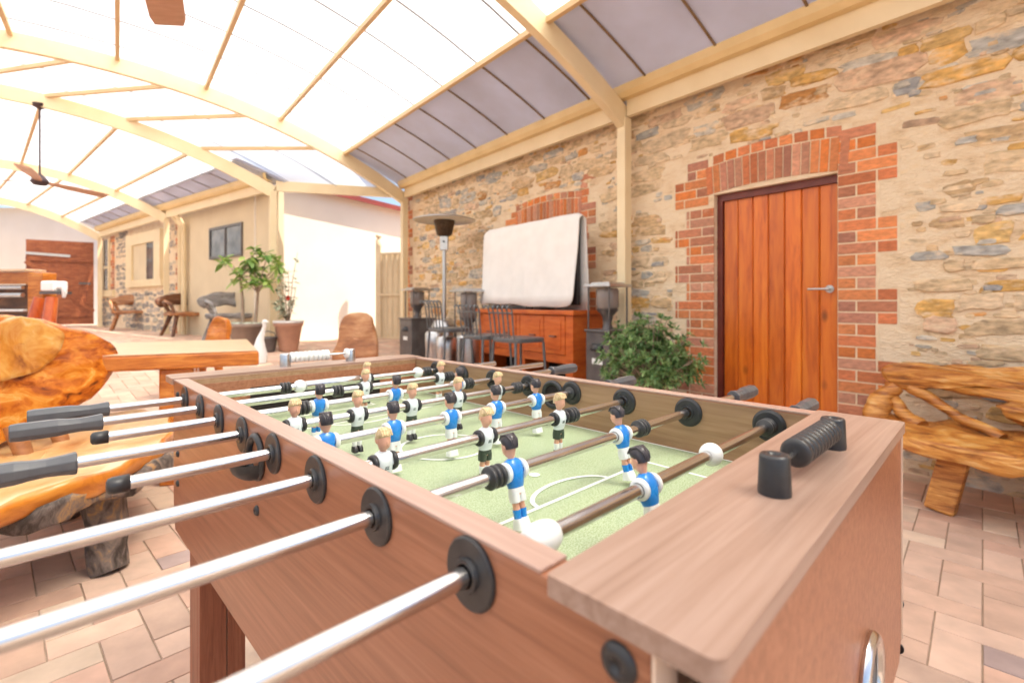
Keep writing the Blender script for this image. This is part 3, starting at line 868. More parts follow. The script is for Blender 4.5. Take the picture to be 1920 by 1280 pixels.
# ---------------------------------------------------------------- football table
TA = math.atan2(.7003, .7139); TU, TV = .6215, .8375
def uvw(u, v, z=0): return Vector((.7139 * u - .7003 * v, .7003 * u + .7139 * v, z))
ZT, ZR, ZF = .870, .8395, .760
def u_at(px, v):
    k = (px - 960) / 930
    return (.7003 * v + k * .7139 * v) / (.7139 - k * .7003)
VR = [.312, .464, .614, .763, .908, 1.049, 1.188, 1.325]
U0, U1 = .260, .983
def table():
    root = empty('football_table', uvw(TU, TV, 0), TA, 'brown wood laminate football table with a pale green pitch, in the foreground', 'football table')
    def B():
        b = MB(); b.X = Matrix.Translation((-TU, -TV, 0)); return b
    def BN():     # near end timber sits a touch out of square
        b = B(); S = Matrix(); S[1][0] = .0215; b.X = Matrix.Translation((0, -TV, 0)) @ S @ Matrix.Translation((-TU, 0, 0)); return b
    # side aprons: rounded rim strip on top
    for s, (a, b_) in enumerate(((U0, U0 + .029), (U1 - .029, U1))):
        w = B()
        pr = [(a, .318), (b_, .318), (b_, ZT - .002), (a, ZT - .002)]
        pf = [(.165, .508), (.150, .53), (.150, ZT - .002), (1.452, ZT - .002), (1.452, .55), (1.435, .508)]
        k = len(pf)
        vs = [(u, v, z) for u in (a, b_) for v, z in pf]
        w.add(vs, [tuple(range(k))[::-1], tuple(range(k, 2 * k))] + [(i, (i + 1) % k, k + (i + 1) % k, k + i) for i in range(k)])
        w.mi = 1
        ins = (b_ + .0006) if s == 0 else (a - .0006)
        w.add([(ins, .24, ZF - .01), (ins, 1.44, ZF - .01), (ins, 1.44, ZT - .004), (ins, .24, ZT - .004)], [(0, 1, 2, 3)])
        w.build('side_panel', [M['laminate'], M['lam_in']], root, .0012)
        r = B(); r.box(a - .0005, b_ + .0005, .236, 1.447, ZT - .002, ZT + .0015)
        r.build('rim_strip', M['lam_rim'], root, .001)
    # end slabs, rounded corners
    def slab(v0, v1, name, rn=.02):
        nearrr = v0 < .5; t = BN() if nearrr else B(); u0, u1 = U0 - .004, U1 + .0005; pts = []
        cor = [(u0, v0, 180), (u1, v0, 270), (u1, v1, 0), (u0, v1, 90)]
        for i, (cu, cv, a0) in enumerate(cor):
            rr = rn if ((i < 2) == nearrr) else .002
            du = rr if cu == u0 else -rr; dv = rr if cv == v0 else -rr
            for k in range(7):
                a = R(a0 + 90 * k / 6); pts.append((cu + du + rr * math.cos(a), cv + dv + rr * math.sin(a)))
        rr = [[Vector((x, y, z)) for x, y in pts] for z in (ZT - .0115, ZT + .0035)]
        t.rings(rr, True, False)
        o = t.build(name, M['lam_top'], root, .0018)
        return o
    slab(.1148, .235, 'end_shelf', .009); slab(1.448, 1.545, 'end_shelf')
    # end panels
    for v0, v1, u0, u1 in ((.120, .134, U0 + .016, U1 - .005), (1.44, 1.4515, U0 + .0295, U1 - .0295)):
        e = BN() if v0 < .5 else B()
        pf = [(u0 + .02, .508), (u1 - .02, .508), (u1, .535), (u1, ZT - .016), (u0, ZT - .016), (u0, .535)]
        k = 6; vs = [(u, v, z) for v in (v0, v1) for u, z in pf]
        e.add(vs, [tuple(range(k)), tuple(range(k, 2 * k))[::-1]] + [(i, i + k, (i + 1) % k + k, (i + 1) % k) for i in range(k)])
        e.build('end_panel', M['laminate'], root, .001)
    e = BN(); e.box(U1 - .0045, U1 - .0022, .118, .1495, .535, ZT - .016); e.build('edge_strip', M['edge'], root)
    e = B(); e.box(U0 + .03, U1 - .03, .2165, .2265, ZF - .1, ZT - .015)
    e.build('goal_wall', M['lam_in'], root)
    e = B(); e.box(U0 + .03, U1 - .03, 1.4405, 1.4475, ZF - .1, ZT - .003)
    e.build('goal_wall', M['lam_in'], root)
    # goal mouth in the far wall
    g = B(); g.box(.43, .815, 1.4385, 1.4400, ZF + .001, ZF + .072); g.build('goal_mouth', M['darkin'], root)
    fl = B(); fl.box(U0 + .0295, U1 - .0295, .234, 1.44, ZF - .012, ZF); fl.build('playing_field', M['felt'], root)
    # field lines
    ln = B(); z = ZF + .0008; w = .0035
    cu = TU + .002
    def seg(a, b):
        a, b = Vector(a), Vector(b); d = (b - a).normalized(); q = Vector((-d.y, d.x)) * w
        ln.add([(a.x - q.x, a.y - q.y, z), (b.x - q.x, b.y - q.y, z), (b.x + q.x, b.y + q.y, z), (a.x + q.x, a.y + q.y, z)], [(0, 1, 2, 3)])
    def arc(c, rx, ry, a0, a1, n=40, ww=w * 1.1):
        vs = []
        for i in range(n + 1):
            a = R(a0 + (a1 - a0) * i / n)
            for s in (-ww, ww): vs.append((c[0] + (rx + s) * math.cos(a), c[1] + (ry + s) * math.sin(a), z + .0004))
        ln.add(vs, [(2 * i, 2 * i + 2, 2 * i + 3, 2 * i + 1) for i in range(n)])
    for sg, ve in ((1, .2345), (-1, 1.4395)):
        m = TV
        f = lambda v: v if sg == 1 else 2 * m - v
        seg((cu - .21, f(.49)), (cu + .21, f(.49)))
        for s in (-1, 1): seg((cu + s * .21, ve), (cu + s * .21, f(.4935)))
        seg((cu - .11, f(.35)), (cu + .11, f(.35)))
        for s in (-1, 1): seg((cu + s * .11, ve), (cu + s * .11, f(.3535)))
        arc((cu, f(.49)), .088, .048, 0 if sg == 1 else 180, 180 if sg == 1 else 360)
        ln.lathe([(.0, z), (.0095, z), (.0095, z + .0006)], o=(cu + .008, f(.588), 0), n=20)
        for s in (-1, 1): seg((cu + s * .3285, f(.235)), (cu + s * .3285, f(.235) + sg * .6))
    seg((U0 + .03, TV), (U1 - .03, TV)); arc((cu, TV), .09, .09, 0, 360, 60)
    ln.build('field_lines', M['line'], root)
    # bushings
    b0 = B()
    for v in VR:
        for ue, dr in ((U0, -1), (U1, 1)):
            b = B()
            b.lathe([(.0098, 0), (.0295, 0), (.0295, dr * .0025), (.028, dr * .0040), (.0140, dr * .0046), (.0130, dr * .0078), (.0098, dr * .0078)], 'x', 48, (ue, v, ZR), caps=False, smooth=False)
            b.build('rod_bushing', M['black'], root)
        for ue, dr in ((U0 + .0296, 1), (U1 - .0296, -1)):
            b = B()
            b.lathe([(.0098, 0), (.0285, 0), (.0285, dr * .003), (.024, dr * .006), (.0135, dr * .0064), (.0125, dr * .009), (.0098, dr * .009)], 'x', 48, (ue, v, ZR), caps=False, smooth=False)
            b.build('rod_bushing', M['black'], root)
    # ball entry cups between the centre rods
    c = B(); o = (U0, .836, ZR - .021)
    c.lathe([(.024, -.002), (.037, 0), (.037, -.004), (.033, -.008), (.027, -.007), (.024, .004)], 'x', 36, o, caps=False)
    c.mi = 1; c.lathe([(.0, .001), (.0245, .001), (.0245, .002)], 'x', 24, o)
    c.mi = 0
    rr = []
    for i in range(7):
        a = R(90 * i / 6)
        rr.append([Vector((U0 - .004 - .036 * math.sin(R(180 * k / 12)) * math.cos(a), .836 + .029 * math.cos(R(180 * k / 12)), ZR - .026 - .030 * math.sin(a) * (.35 + .65 * math.sin(R(180 * k / 12))))) for k in range(13)])
    vs = [p for r_ in rr for p in r_]
    c.add(vs, [(j * 13 + i, j * 13 + i + 1, (j + 1) * 13 + i + 1, (j + 1) * 13 + i) for j in range(6) for i in range(12)], True)
    c.build('ball_cup', [M['black'], M['darkin']], root)
    c = B(); o = (U1 - .0296, .823, ZR - .012)
    c.lathe([(.024, .002), (.036, 0), (.036, -.004), (.031, -.008), (.026, -.007), (.024, .001)], 'x', 36, o, caps=False)
    c.mi = 1; c.lathe([(.0, -.001), (.0245, -.001), (.0245, -.002)], 'x', 24, o)
    c.build('ball_cup', [M['black'], M['darkin']], root)
    # ball return on the near end
    c = BN(); o = (.690, .120, .625)
    ring = []
    for i in range(9):
        a = R(i * 45)
        ring.append((.048 + .007 * math.cos(a), -.004 + .007 * math.sin(a)))
    c.lathe(ring, 'y', 40, o, caps=False)
    c.build('ball_return_rim', M['chrome'], root)
    c = BN(); c.lathe([(.0, -.001), (.043, -.001), (.043, -.003)], 'y', 32, o, smooth=False); c.build('ball_return_cup', M['steel_dark'], root)
    # bolts
    for (v, z, r) in ((.171, ZR - .0, .0095), (.836, .734, .006), (1.40, .84, .006), (1.40, .63, .006), (1.40, .70, .006), (.3, .60, .007)):
        c = B(); c.lathe([(r * 1.35, 0), (r * 1.3, -.002), (r * .9, -.0045), (r * .45, -.0045), (r * .4, -.002), (0, -.002)], 'x', 20, (U0, v, z), caps=False)
        c.build('bolt', M['black'], root)
    for z in (.586, .515):
        c = B(); c.lathe([(.0085, 0), (.0085, .003), (.004, .007), (0, .0075)], 'x', 16, (U1, .133, z), caps=False); c.build('bolt', M['steel_dark'], root)
    # legs: L shaped panels
    for (ua, sg) in ((U0 + .0295, 1), (U1 - .0295, -1)):
        for (va, sv) in ((1.334, 1), (.30, -1)):
            l = B()
            x0, x1 = sorted((ua, ua + sg * .018)); y0, y1 = sorted((va + sv * .0185, va + sv * .096))
            l.box(x0, x1, y0, y1, 0.012, .66)
            yy = sorted((va, va + sv * .018)); x2, x3 = sorted((ua, ua + sg * .056)); l.box(x2, x3, yy[0], yy[1], .012, .66)
            x2, x3 = sorted((ua + sg * .0585, ua + sg * .098)); l.box(x2, x3, yy[0], yy[1], .012, .66)
            lg = l.build('leg', M['leg'], root, .0015)
            ft = B(); ft.lathe([(.02, 0), (.022, .006), (.012, .012)], o=(ua + sg * .03, va + sv * .03, 0)); ft.build('leveller', M['black'], lg)
    e = B(); e.box(U0 + .001, U0 + .028, .1475, .1495, .53, ZT - .012); e.build('edge_strip', M['edge'], root)
    bt = B(); bt.box(U0 + .03, U1 - .03, .24, 1.43, ZF - .242, ZF - .232); bt.build('bottom_panel', M['leg'], root)
    # score counters
    def counter(name, v, u0, u1, z, m_post, m_bead, beads, n=1):
        p0 = B(); parts = []
        for u in (u0, u1):
            p = B(); p.lathe([(.0150, 0), (.0152, .003), (.0138, .036), (.0125, .0385), (.006, .0385), (.005, .034), (0, .034)], o=(u, v, z), n=28, caps=False)
            p.build('counter_post', m_post, root)
        r = B(); r.tube([(u0, v, z + .0255), (u1, v, z + .0255)], .0032, 12); r.build('counter_rod', M['chrome'], root)
        for b in beads:
            d = B(); d.lathe([(.004, -.0055), (.0115, -.0062), (.0155, -.003), (.0155, .003), (.0115, .0062), (.004, .0055)], 'x', 24, (b, v, z + .0255)); d.build('counter_bead', m_bead, root)
    counter('score', .1665, .523, .741, ZT + .0035, M['black'], M['black'], [.592 + .0132 * i for i in range(10)])
    counter('score', 1.492, .539, .741, ZT + .0035, M['steel'], M['white_pl'], [.558 + .0132 * i for i in range(9)] + [.728])  # bright steel on the far posts stands in for glare
    return root
table()

# ---------------------------------------------------------------- players and rods (built about the rod axis: x = along the rod, +y = to far end)
def player(team, parent, first):
    """figure facing -y"""
    if first.get(team):
        src = first[team]
        p = src.copy(); COL.objects.link(p); p.parent = parent
        for ch in src.children:
            c = ch.copy(); COL.objects.link(c); c.parent = p
        return p
    b = MB(); b.mi = 0
    # neck, face, ears, nose, legs: one skin-coloured body
    b.loft([(.010, 0, .001, .004, .004), (.0165, 0, .0005, .0042, .0046), (.0195, 0, -.0005, .0052, .0060), (.0225, 0, -.0018, .0066, .0078), (.027, 0, -.0010, .0076, .0088),
            (.032, 0, -.0004, .0079, .0090), (.037, 0, 0, .0074, .0086), (.0405, 0, .0004, .0054, .0064), (.0420, 0, .0006, .002, .0025)], 20)
    b.loft([(.0245, 0, -.0092, .0012, .0014), (.0272, 0, -.0103, .0017, .0022), (.031, 0, -.0090, .0008, .0012)], 10)
    for s in (-1, 1):
        b.loft([(.0265, s * .0078, .0008, .0010, .0014), (.030, s * .0085, .0010, .0014, .0020), (.0325, s * .0080, .0010, .0009, .0014)], 8)
        b.loft([(-.060, s * .0052, 0, .0036, .0040), (-.054, s * .0052, 0, .0038, .0044), (-.047, s * .0052, .0003, .0044, .0052), (-.041, s * .0052, -.0002, .0040, .0046), (-.034, s * .0052, -.0004, .0048, .0056), (-.028, s * .0050, 0, .0052, .0062)], 14)
    b.loft([(-.030, 0, 0, .0095, .0062), (-.02, 0, 0, .010, .0070), (0, 0, 0, .0115, .0085), (.010, 0, .0004, .0105, .0070), (.0145, 0, .0006, .0055, .0050)], 18)
    def bighead(mb):      # toy figures have oversized heads
        mb.v = [(x * 1.16, y * 1.16, .0185 + (z - .0185) * 1.10) if z > .0185 else (x, y, z) for x, y, z in mb.v]
    bighead(b)
    body = b.build('player', M['skin'], parent)
    h = MB()
    hair = [(.0275, 0, .0042, .0083, .0062), (.031, 0, .0034, .0088, .0072), (.0345, 0, .0012, .0088, .0094), (.0385, 0, .0000, .0084, .0102), (.0425, 0, .0004, .0066, .0084), (.0448, 0, .0010, .0036, .0046), (.0454, 0, .001, .001, .001)]
    h.loft(hair, 22)
    if team == 'blue':
        for k in range(5):
            x = -.006 + .003 * k
            h.tube([(x * .7, -.0098, .0385), (x, -.004, .0437), (x, .004, .0440), (x * .8, .0098, .0372), (x * .7, .0102, .030)], [.0010, .0014, .0014, .0013, .0007], 6)
    else:
        for k in range(5):
            x = -.006 + .003 * k
            h.tube([(x, -.0098, .0375), (x, -.006, .0428), (x * .8, .002, .0447)], [.0012, .0016, .001], 6)
    bighead(h)
    h.build('hair', M['darkhair'] if team == 'blue' else M['blond'], body)
    s = MB()
    s.loft([(-.0205, 0, 0, .0112, .0082), (-.016, 0, 0, .0122, .0096), (-.008, 0, 0, .0128, .0118), (0, 0, 0, .0132, .0125), (.006, 0, .0002, .0138, .0112), (.0105, 0, .0004, .0138, .0092), (.0135, 0, .0006, .0108, .0074), (.0158, 0, .0008, .0060, .0054)], 28, 2.4)
    s.build('shirt', M['blue'] if team == 'blue' else M['white_sh'], body)
    cf = MB()
    for sg in (-1, 1):
        prof = [(.0088, sg * .0185), (.0122, sg * .0180), (.0133, sg * .0150), (.0128, sg * .0118), (.010, sg * .011)]
        cf.lathe(prof, 'x', 28, caps=False)
        if team == 'blue':
            cf.lathe([(.0086, sg * .0186), (.0086, sg * .011)], 'x', 20, caps=False)
    cf.build('sleeve_cuff', M['white_pl'] if team == 'blue' else M['black'], body)
    sl = MB()
    for sg in (-1, 1):
        # folded arm ridge
        sl.tube([(sg * .0120, .001, .0100), (sg * .0135, -.004 if team == 'white' else .004, .004), (sg * .0120, -.0085 if team == 'white' else .0085, -.003)], [.0030, .0036, .0022], 10)
    sl.build('sleeve', M['blue'] if team == 'blue' else M['white_sh'], body)
    sh = MB()
    sh.loft([(-.0195, 0, 0, .0110, .0078), (-.026, 0, 0, .0116, .0082), (-.0275, 0, 0, .0114, .0080)], 24, 2.6)
    for sg in (-1, 1):
        sh.loft([(-.026, sg * .0053, 0, .0060, .0080), (-.032, sg * .0056, 0, .0062, .0080), (-.0385, sg * .0056, 0, .0060, .0076)], 18, 2.4)
    sh.build('shorts', M['white_pl'] if team == 'blue' else M['green_sh'], body)
    sk = MB()
    for sg in (-1, 1):
        sk.loft([(-.0605, sg * .0052, 0, .0045, .0050), (-.055, sg * .0052, 0, .0047, .0053), (-.0485, sg * .0052, 0, .0051, .0058), (-.0475, sg * .0052, 0, .0049, .0056)], 16)
    sk.build('socks', M['blue'] if team == 'blue' else M['white_pl'], body)
    ft = MB()
    if team == 'blue':
        ft.loft([(-.0585, 0, 0, .0102, .0060), (-.063, 0, 0, .0108, .0072), (-.072, 0, 0, .0112, .0092)], 22, 4)
    else:
        for sg in (-1, 1):
            ft.loft([(-.0600, sg * .0053, -.0005, .0046, .0052), (-.064, sg * .0054, -.0022, .0050, .0078), (-.0715, sg * .0054, -.0028, .0052, .0088)], 16, 3)
    ft.build('foot_block', M['white_pl'] if team == 'blue' else M['black'], body)
    bd = MB()
    if team == 'blue':
        bd.box(-.0012, .0012, -.0130, -.0118, -.0052, -.0016)
    else:
        # small two-stroke chest emblem
        for x in (-.0030, -.0010, .0012):
            bd.bar((x, -.01205, -.0062), (x + .0010, -.01235, -.0022), .0008, .0011, up=(0, 1, 0))
        bd.bar((-.0036, -.0119, -.0068), (.0028, -.0119, -.0068), .0008, .0008)
    bd.build('badge', M['white_pl'] if team == 'blue' else M['badge'], body)
    first[team] = body
    return body

FIRST = {}
def bumper(parent, x):
    b = MB()
    prof = [(.0084, -.0125)]
    for k in range(3):
        c = -.0085 + .0085 * k
        prof += [(.0098, c - .0030), (.0140, c - .0026), (.0148, c - .0012), (.0148, c + .0012), (.0140, c + .0026), (.0098, c + .0030)]
    prof += [(.0084, .0125)]
    b.lathe(prof, 'x', 26, (x, 0, 0)); b.build('rubber_bumper', M['rubber'], parent)
def whitering(parent, x, r=.0165, l=.013):
    b = MB(); b.lathe([(.0086, -l)] + [(.0086 + (r - .0086) * math.sin(R(a)), -l * math.cos(R(a))) for a in range(15, 180, 15)] + [(.0086, l)], 'x', 28, (x, 0, 0))
    b.build('stop_ring', M['white_pl'], parent)
def handle(parent, x, sg):
    """x = inner end, grows sg-wards; eight-sided grip"""
    b = MB()
    prof = [(.0088, 0), (.0150, .0004), (.0158, .003), (.0140, .016), (.0128, .032), (.0138, .048), (.0158, .062), (.0162, .080), (.0160, .112), (.0150, .121), (.0128, .123)]
    rr = []
    for r, h in prof:
        rr.append([Vector((x + sg * h, r * math.cos(R(22.5 + 45 * k)), r * math.sin(R(22.5 + 45 * k)))) for k in range(8)])
    b.rings(rr, True, False)
    b.build('handle', M['handle'] if 'handle' in M else M['black'], parent, .0012)
def endcap(parent, x, sg):
    b = MB(); b.lathe([(.0084, 0), (.0104, 0), (.0104, sg * .016), (.0092, sg * .0205), (.006, sg * .0225), (0, sg * .023)], 'x', 20, (x, 0, 0), caps=False)
    b.build('end_cap', M['black'], parent)
M['handle'] = mat('satin_grey_black_plastic', (.075, .078, .088), .33, c2=(.09, .093, .10), scale=50)

# rod: (index, left end u, right end u, handle side, team, players px, tilt, bumpers px, rings px, label)
RODS = [
 (0, -.22, 1.095, 1, 'blue', [1212], -17, [1437], [1333], 'nearest football rod, one blue goalkeeper between two white stop rings'),
 (1, -.16, 1.176, 1, 'blue', [962, 1164], -14, [927, 1201], [], 'second nearest football rod, two tilted blue players beside black bumpers'),
 (2, -.03, 1.06, -1, 'white', [718, 910, 1048], 2, [1071], [], 'third nearest football rod, three blond players in white shirts'),
 (3, .0872, 1.103, 1, 'blue', [612, 738, 845, 930, 1005], -4, [1072], [], 'football rod with five blue players and a black cap on its left end'),
 (4, .0511, 1.08, -1, 'white', [552, 670, 772, 858, 932], 2, [969], [], 'football rod with five blond white-shirted players, grey grip at left edge'),
 (5, .0934, 1.2025, 1, 'blue', [597, 740, 858], 12, [567, 878], [], 'football rod with three blue players leaning forward, sixth from the front'),
 (6, .1027, 1.315, -1, 'white', [684, 825], 6, [633, 842], [], 'second farthest football rod, two white-shirted players and a long grey grip'),
 (7, .1248, 1.213, -1, 'white', [687], 4, [535, 800], [562, 783], 'farthest football rod, one white goalkeeper between white stop rings'),
]
for (i, ul, ur, side, team, pls, tilt, bps, rgs, lab) in RODS:
    v = VR[i]
    root = empty('football_rod', uvw(TU, v, ZR), TA, lab, 'football table rod', 'player rods of the football table')
    b = MB()
    x0, x1 = ul - TU, ur - TU
    b.tube([(x0, 0, 0), (x1, 0, 0)], .0080, 28)
    b.build('rod_tube', M['chrome'] if i not in (0, 1) else M['chrome'], root)
    hx = (ur if side > 0 else ul) - TU
    handle(root, hx, side)
    if i in (0, 1, 3, 5): endcap(root, x0 + .004, -1)
    else: endcap(root, x1 - .004, 1) if i in (2, 4) else None
    for k, px in enumerate(pls):
        p = player(team, root, FIRST)
        p.location = (u_at(px, v) - TU, 0, 0)
        rr = random.Random(i * 10 + k).uniform(-1.5, 1.5)
        p.rotation_euler = (R(tilt + 0 * rr), 0, math.pi if team == 'blue' else 0)
        if team == 'blue':
            p.rotation_euler = (R(-tilt), 0, math.pi)
    for px in bps: bumper(root, u_at(px, v) - TU)
    for px in rgs: whitering(root, u_at(px, v) - TU)
    if i == 0:
        whitering(root, .344 - TU, .0158, .020)
    if i == 7:
        s = MB(); a, c = u_at(572, v) - TU, u_at(673, v) - TU
        s.lathe([(.0082, a), (.0118, a), (.0118, c - .002), (.0108, c), (.0082, c)], 'x', 28); s.build('sleeve_tube', M['chrome'], root)

# ---------------------------------------------------------------- rustic seats and tables
def bench_near():
    g = Vector((-1.95, 1.9, 0))
    root = empty('burl_bench', g, 0, 'large polished burl timber bench with pale slab seat at the left edge', 'bench')
    inv = Matrix.Translation(-g)
    s = MB(); s.X = inv
    ol = [(-1.66, .9), (-1.60, 1.25), (-1.60, 1.54), (-1.50, 1.80), (-1.52, 2.08), (-1.60, 2.32), (-1.74, 2.56), (-1.96, 2.80), (-2.25, 2.86), (-2.42, 2.6), (-2.40, 2.0), (-2.42, 1.4), (-2.36, .9)]
    s.slab(ol, .075, Matrix.Translation((0, 0, .398)), .014, 3, 5, 7, rim=1)
    s.build('seat', [M['seatwood'], M['honey']], root)
    k = MB(); k.X = inv
    ol2 = [(-1.57, 1.62), (-1.49, 1.84), (-1.50, 2.1), (-1.60, 2.38), (-1.76, 2.60), (-2.0, 2.5), (-1.98, 2.0), (-1.85, 1.7)]
    k.slab(ol2, .07, Matrix.Translation((0, 0, .342)), .035, 8, 5, 5)
    k.build('bark_underside', M['bark'], root)
    # back slab: plane x ~ -2.1, local X = world Y, local Y = height
    Mb = Matrix(((0, math.sin(R(-12)), math.cos(R(12)), -2.22), (1, 0, 0, 0), (0, math.cos(R(12)), math.sin(R(12)), .42), (0, 0, 0, 1)))
    ob = [(.95, .02), (1.5, .00), (2.05, .02), (2.40, .07), (2.62, .15), (2.78, .26), (2.84, .35), (2.72, .44), (2.52, .53), (2.34, .585), (2.16, .575), (2.03, .50), (1.7, .44), (1.3, .47), (.95, .42)]
    b = MB(); b.X = inv
    b.slab(ob, .13, Mb, .013, 21, 5, 9)
    bk = b.build('backrest', M['burl'], root)
    # lighter polished boss on the back
    bo = MB(); bo.X = inv
    ob = [(2.04, .40), (2.10, .51), (2.22, .565), (2.38, .55), (2.48, .48), (2.42, .38), (2.28, .31), (2.14, .29), (2.05, .32)]
    M2 = Mb.copy(); M2.translation = Mb.translation + Vector((.06, 0, .012))
    bo.slab(ob, .05, M2, .012, 5, 5, 6)
    bo.build('burl_boss', M['boss'], bk)
    for (x, y, tx, ty, r, z1) in ((-1.585, 1.955, -1.66, 2.0, .062, .34), (-2.2, 2.45, -2.16, 2.4, .06, .34), (-1.68, 1.05, -1.74, 1.12, .06, .34), (-2.2, 1.1, -2.15, 1.15, .06, .34)):
        l = MB(); l.X = inv
        pts = []; rad = []
        for q in range(9):
            t = q / 8; p = Vector((x, y, 0)).lerp(Vector((tx, ty, z1)), t)
            nv = noise.noise_vector(p * 9) * .014
            pts.append(p + Vector((nv.x, nv.y, 0))); rad.append(r * (1 + .25 * t) * (1 + .12 * noise.noise(p * 14)))
        l.tube(pts, rad, 14)
        l.build('leg', M['bark'], root)
    for y, x in ((2.02, -1.98), (2.25, -2.04), (1.55, -2.0)):
        l = MB(); l.X = inv; l.tube([(x, y, .42), (x - .05, y, .56)], [.03, .034], 14); l.build('back_support', M['midwood'], root)
bench_near()

def slab_table():
    root = empty('slab_table', (-2.1, 3.2, 0), 0, 'thick orange timber table with pale top behind the burl bench', 'table')
    inv = Matrix.Translation((2.1, -3.2, 0))
    t = MB(); t.X = inv
    A, C, B_ = Vector((-1.54, 3.02)), Vector((-2.10, 3.95)), Vector((-3.2, 2.25))
    Dd = B_ + (C - A)
    def prism(mb, z0, z1, ins=0, mi=0):
        c = (A + C + B_ + Dd) / 4
        P = [(p + (c - p).normalized() * ins) for p in (A, C, Dd, B_)]
        mb.add([(p.x, p.y, z) for z in (z0, z1) for p in P], [(3, 2, 1, 0), (4, 5, 6, 7), (0, 1, 5, 4), (1, 2, 6, 5), (2, 3, 7, 6), (3, 0, 4, 7)], False)
    prism(t, .678, .764); t.build('table_edge', M['orange'], root, .012)
    t2 = MB(); t2.X = inv; prism(t2, .7645, .770, .012); t2.build('tabletop', M['tabletop'], root, .003)
    d = (B_ - A).normalized(); e = (C - A).normalized()
    for a, b in ((.42, .10), (.42, .85), (1.5, .10), (1.5, .85)):
        P = A + d * a + e * b
        l = MB(); l.X = inv
        l.box(-.085, .085, -.05, .05, 0, .677, Matrix.Translation((P.x, P.y, 0)) @ Matrix.Rotation(math.atan2(d.y, d.x), 4, 'Z'))
        l.build('leg', M['orange'], root, .01)
slab_table()

def log_chair(name, x, y, rz, w, ztop, seat_r, m1, m2, label, cat='chair', group=None, lean=8, hole=False):
    z0 = fz(x, y)
    root = empty(name, (x, y, z0), rz, label, cat, group)
    b = MB()
    H = ztop - z0
    ol = [(-w * .52, .42), (-w * .50, H * .72), (-w * .42, H * .93), (-w * .2, H), (w * .15, H), (w * .40, H * .95), (w * .5, H * .75), (w * .5, .42)]
    Mx = Matrix.Translation((0, .18, 0)) @ Matrix.Rotation(R(90 - lean), 4, 'X')
    b.slab(ol, .07, Mx, .012, x, 4, 5); b.build('backrest', m1, root)
    s = MB()
    s.slab([(-w * .6, -.22), (w * .6, -.22), (w * .62, .1), (w * .5, .26), (-w * .5, .26), (-w * .64, .1)], .07, Matrix.Translation((0, 0, .42)), .012, y, 4, 5)
    s.build('seat', m2, root)
    for sx, sy in ((-1, -1), (1, -1), (-1, 1), (1, 1)):
        l = MB(); l.tube([(sx * w * .55, sy * .2, 0), (sx * w * .38, sy * .14, .40)], [.03, .04], 10); l.build('leg', m1, root)
    return root
log_chair('log_chair', -3.02, 4.75, R(-14), .23, .915, .2, M['orange'], M['midwood'], 'orange log chair back with rounded top behind the slab table')
log_chair('log_chair', -1.50, 4.65, R(10), .38, .965, .2, M['midwood'], M['orange'], 'broad rounded pale timber chair back beyond the far end of the football table', lean=14)

def rustic_chair(px, Y, rz, m1, m2, label, curved=1, tall=.80):
    x = (px - 960) / 930 * Y; z0 = fz(x, Y)
    root = empty('rustic_chair', (x, Y, z0), rz, label, 'chair', 'rustic branch chairs along the rear wall')
    s = MB(); s.slab([(-.32, -.24), (.0, -.29), (.32, -.24), (.36, .02), (.30, .22), (-.30, .22), (-.36, .0)], .06, Matrix.Translation((0, 0, .42)), .02, px, 4, 5); s.build('seat', m2, root)
    b = MB()
    Mx = Matrix.Translation((0, .22, 0)) @ Matrix.Rotation(R(78), 4, 'X')
    b.slab([(-.42, tall - .12), (-.30, tall - .02), (0, tall + .04), (.30, tall - .02), (.42, tall - .12), (.36, tall - .24), (.1, tall - .20), (-.1, tall - .20), (-.36, tall - .24)], .07, Mx, .02, px + 3, 4, 5)
    b.build('back_rail', m1, root)
    for sx, sy in ((-1, -1), (1, -1), (-1, 1), (1, 1)):
        l = MB(); l.tube([(sx * .36, sy * .27, 0), (sx * .30, sy * .2, .2), (sx * .24, sy * .14, .41)], [.03, .036, .042], 10); l.build('leg', m1, root)
    for sx in (-1, 1):
        l = MB(); l.tube([(sx * .24, .16, .44), (sx * .30, .22, .56), (sx * .34, .20, tall - .14)], [.035, .03, .038], 10); l.build('back_post', m1, root)
        l = MB(); l.tube([(sx * .33, .18, tall - .18), (sx * .39, .0, .66), (sx * .36, -.18, .62), (sx * .31, -.2, .44)], [.03, .032, .034, .028], 10); l.build('armrest', m1, root)
    return root
rustic_chair(246, 11.6, R(215 - 180), M['midwood'], M['midwood'], 'rustic branch chair of orange brown timber beneath the cream framed window')
rustic_chair(352, 9.7, R(55), M['darkwood'], M['midwood'], 'dark rustic branch chair with tilted curved back by the downpipes')
rustic_chair(436, 8.35, R(48), M['greywood'], M['greywood'], 'grey weathered rustic chair partly behind the potted ficus')

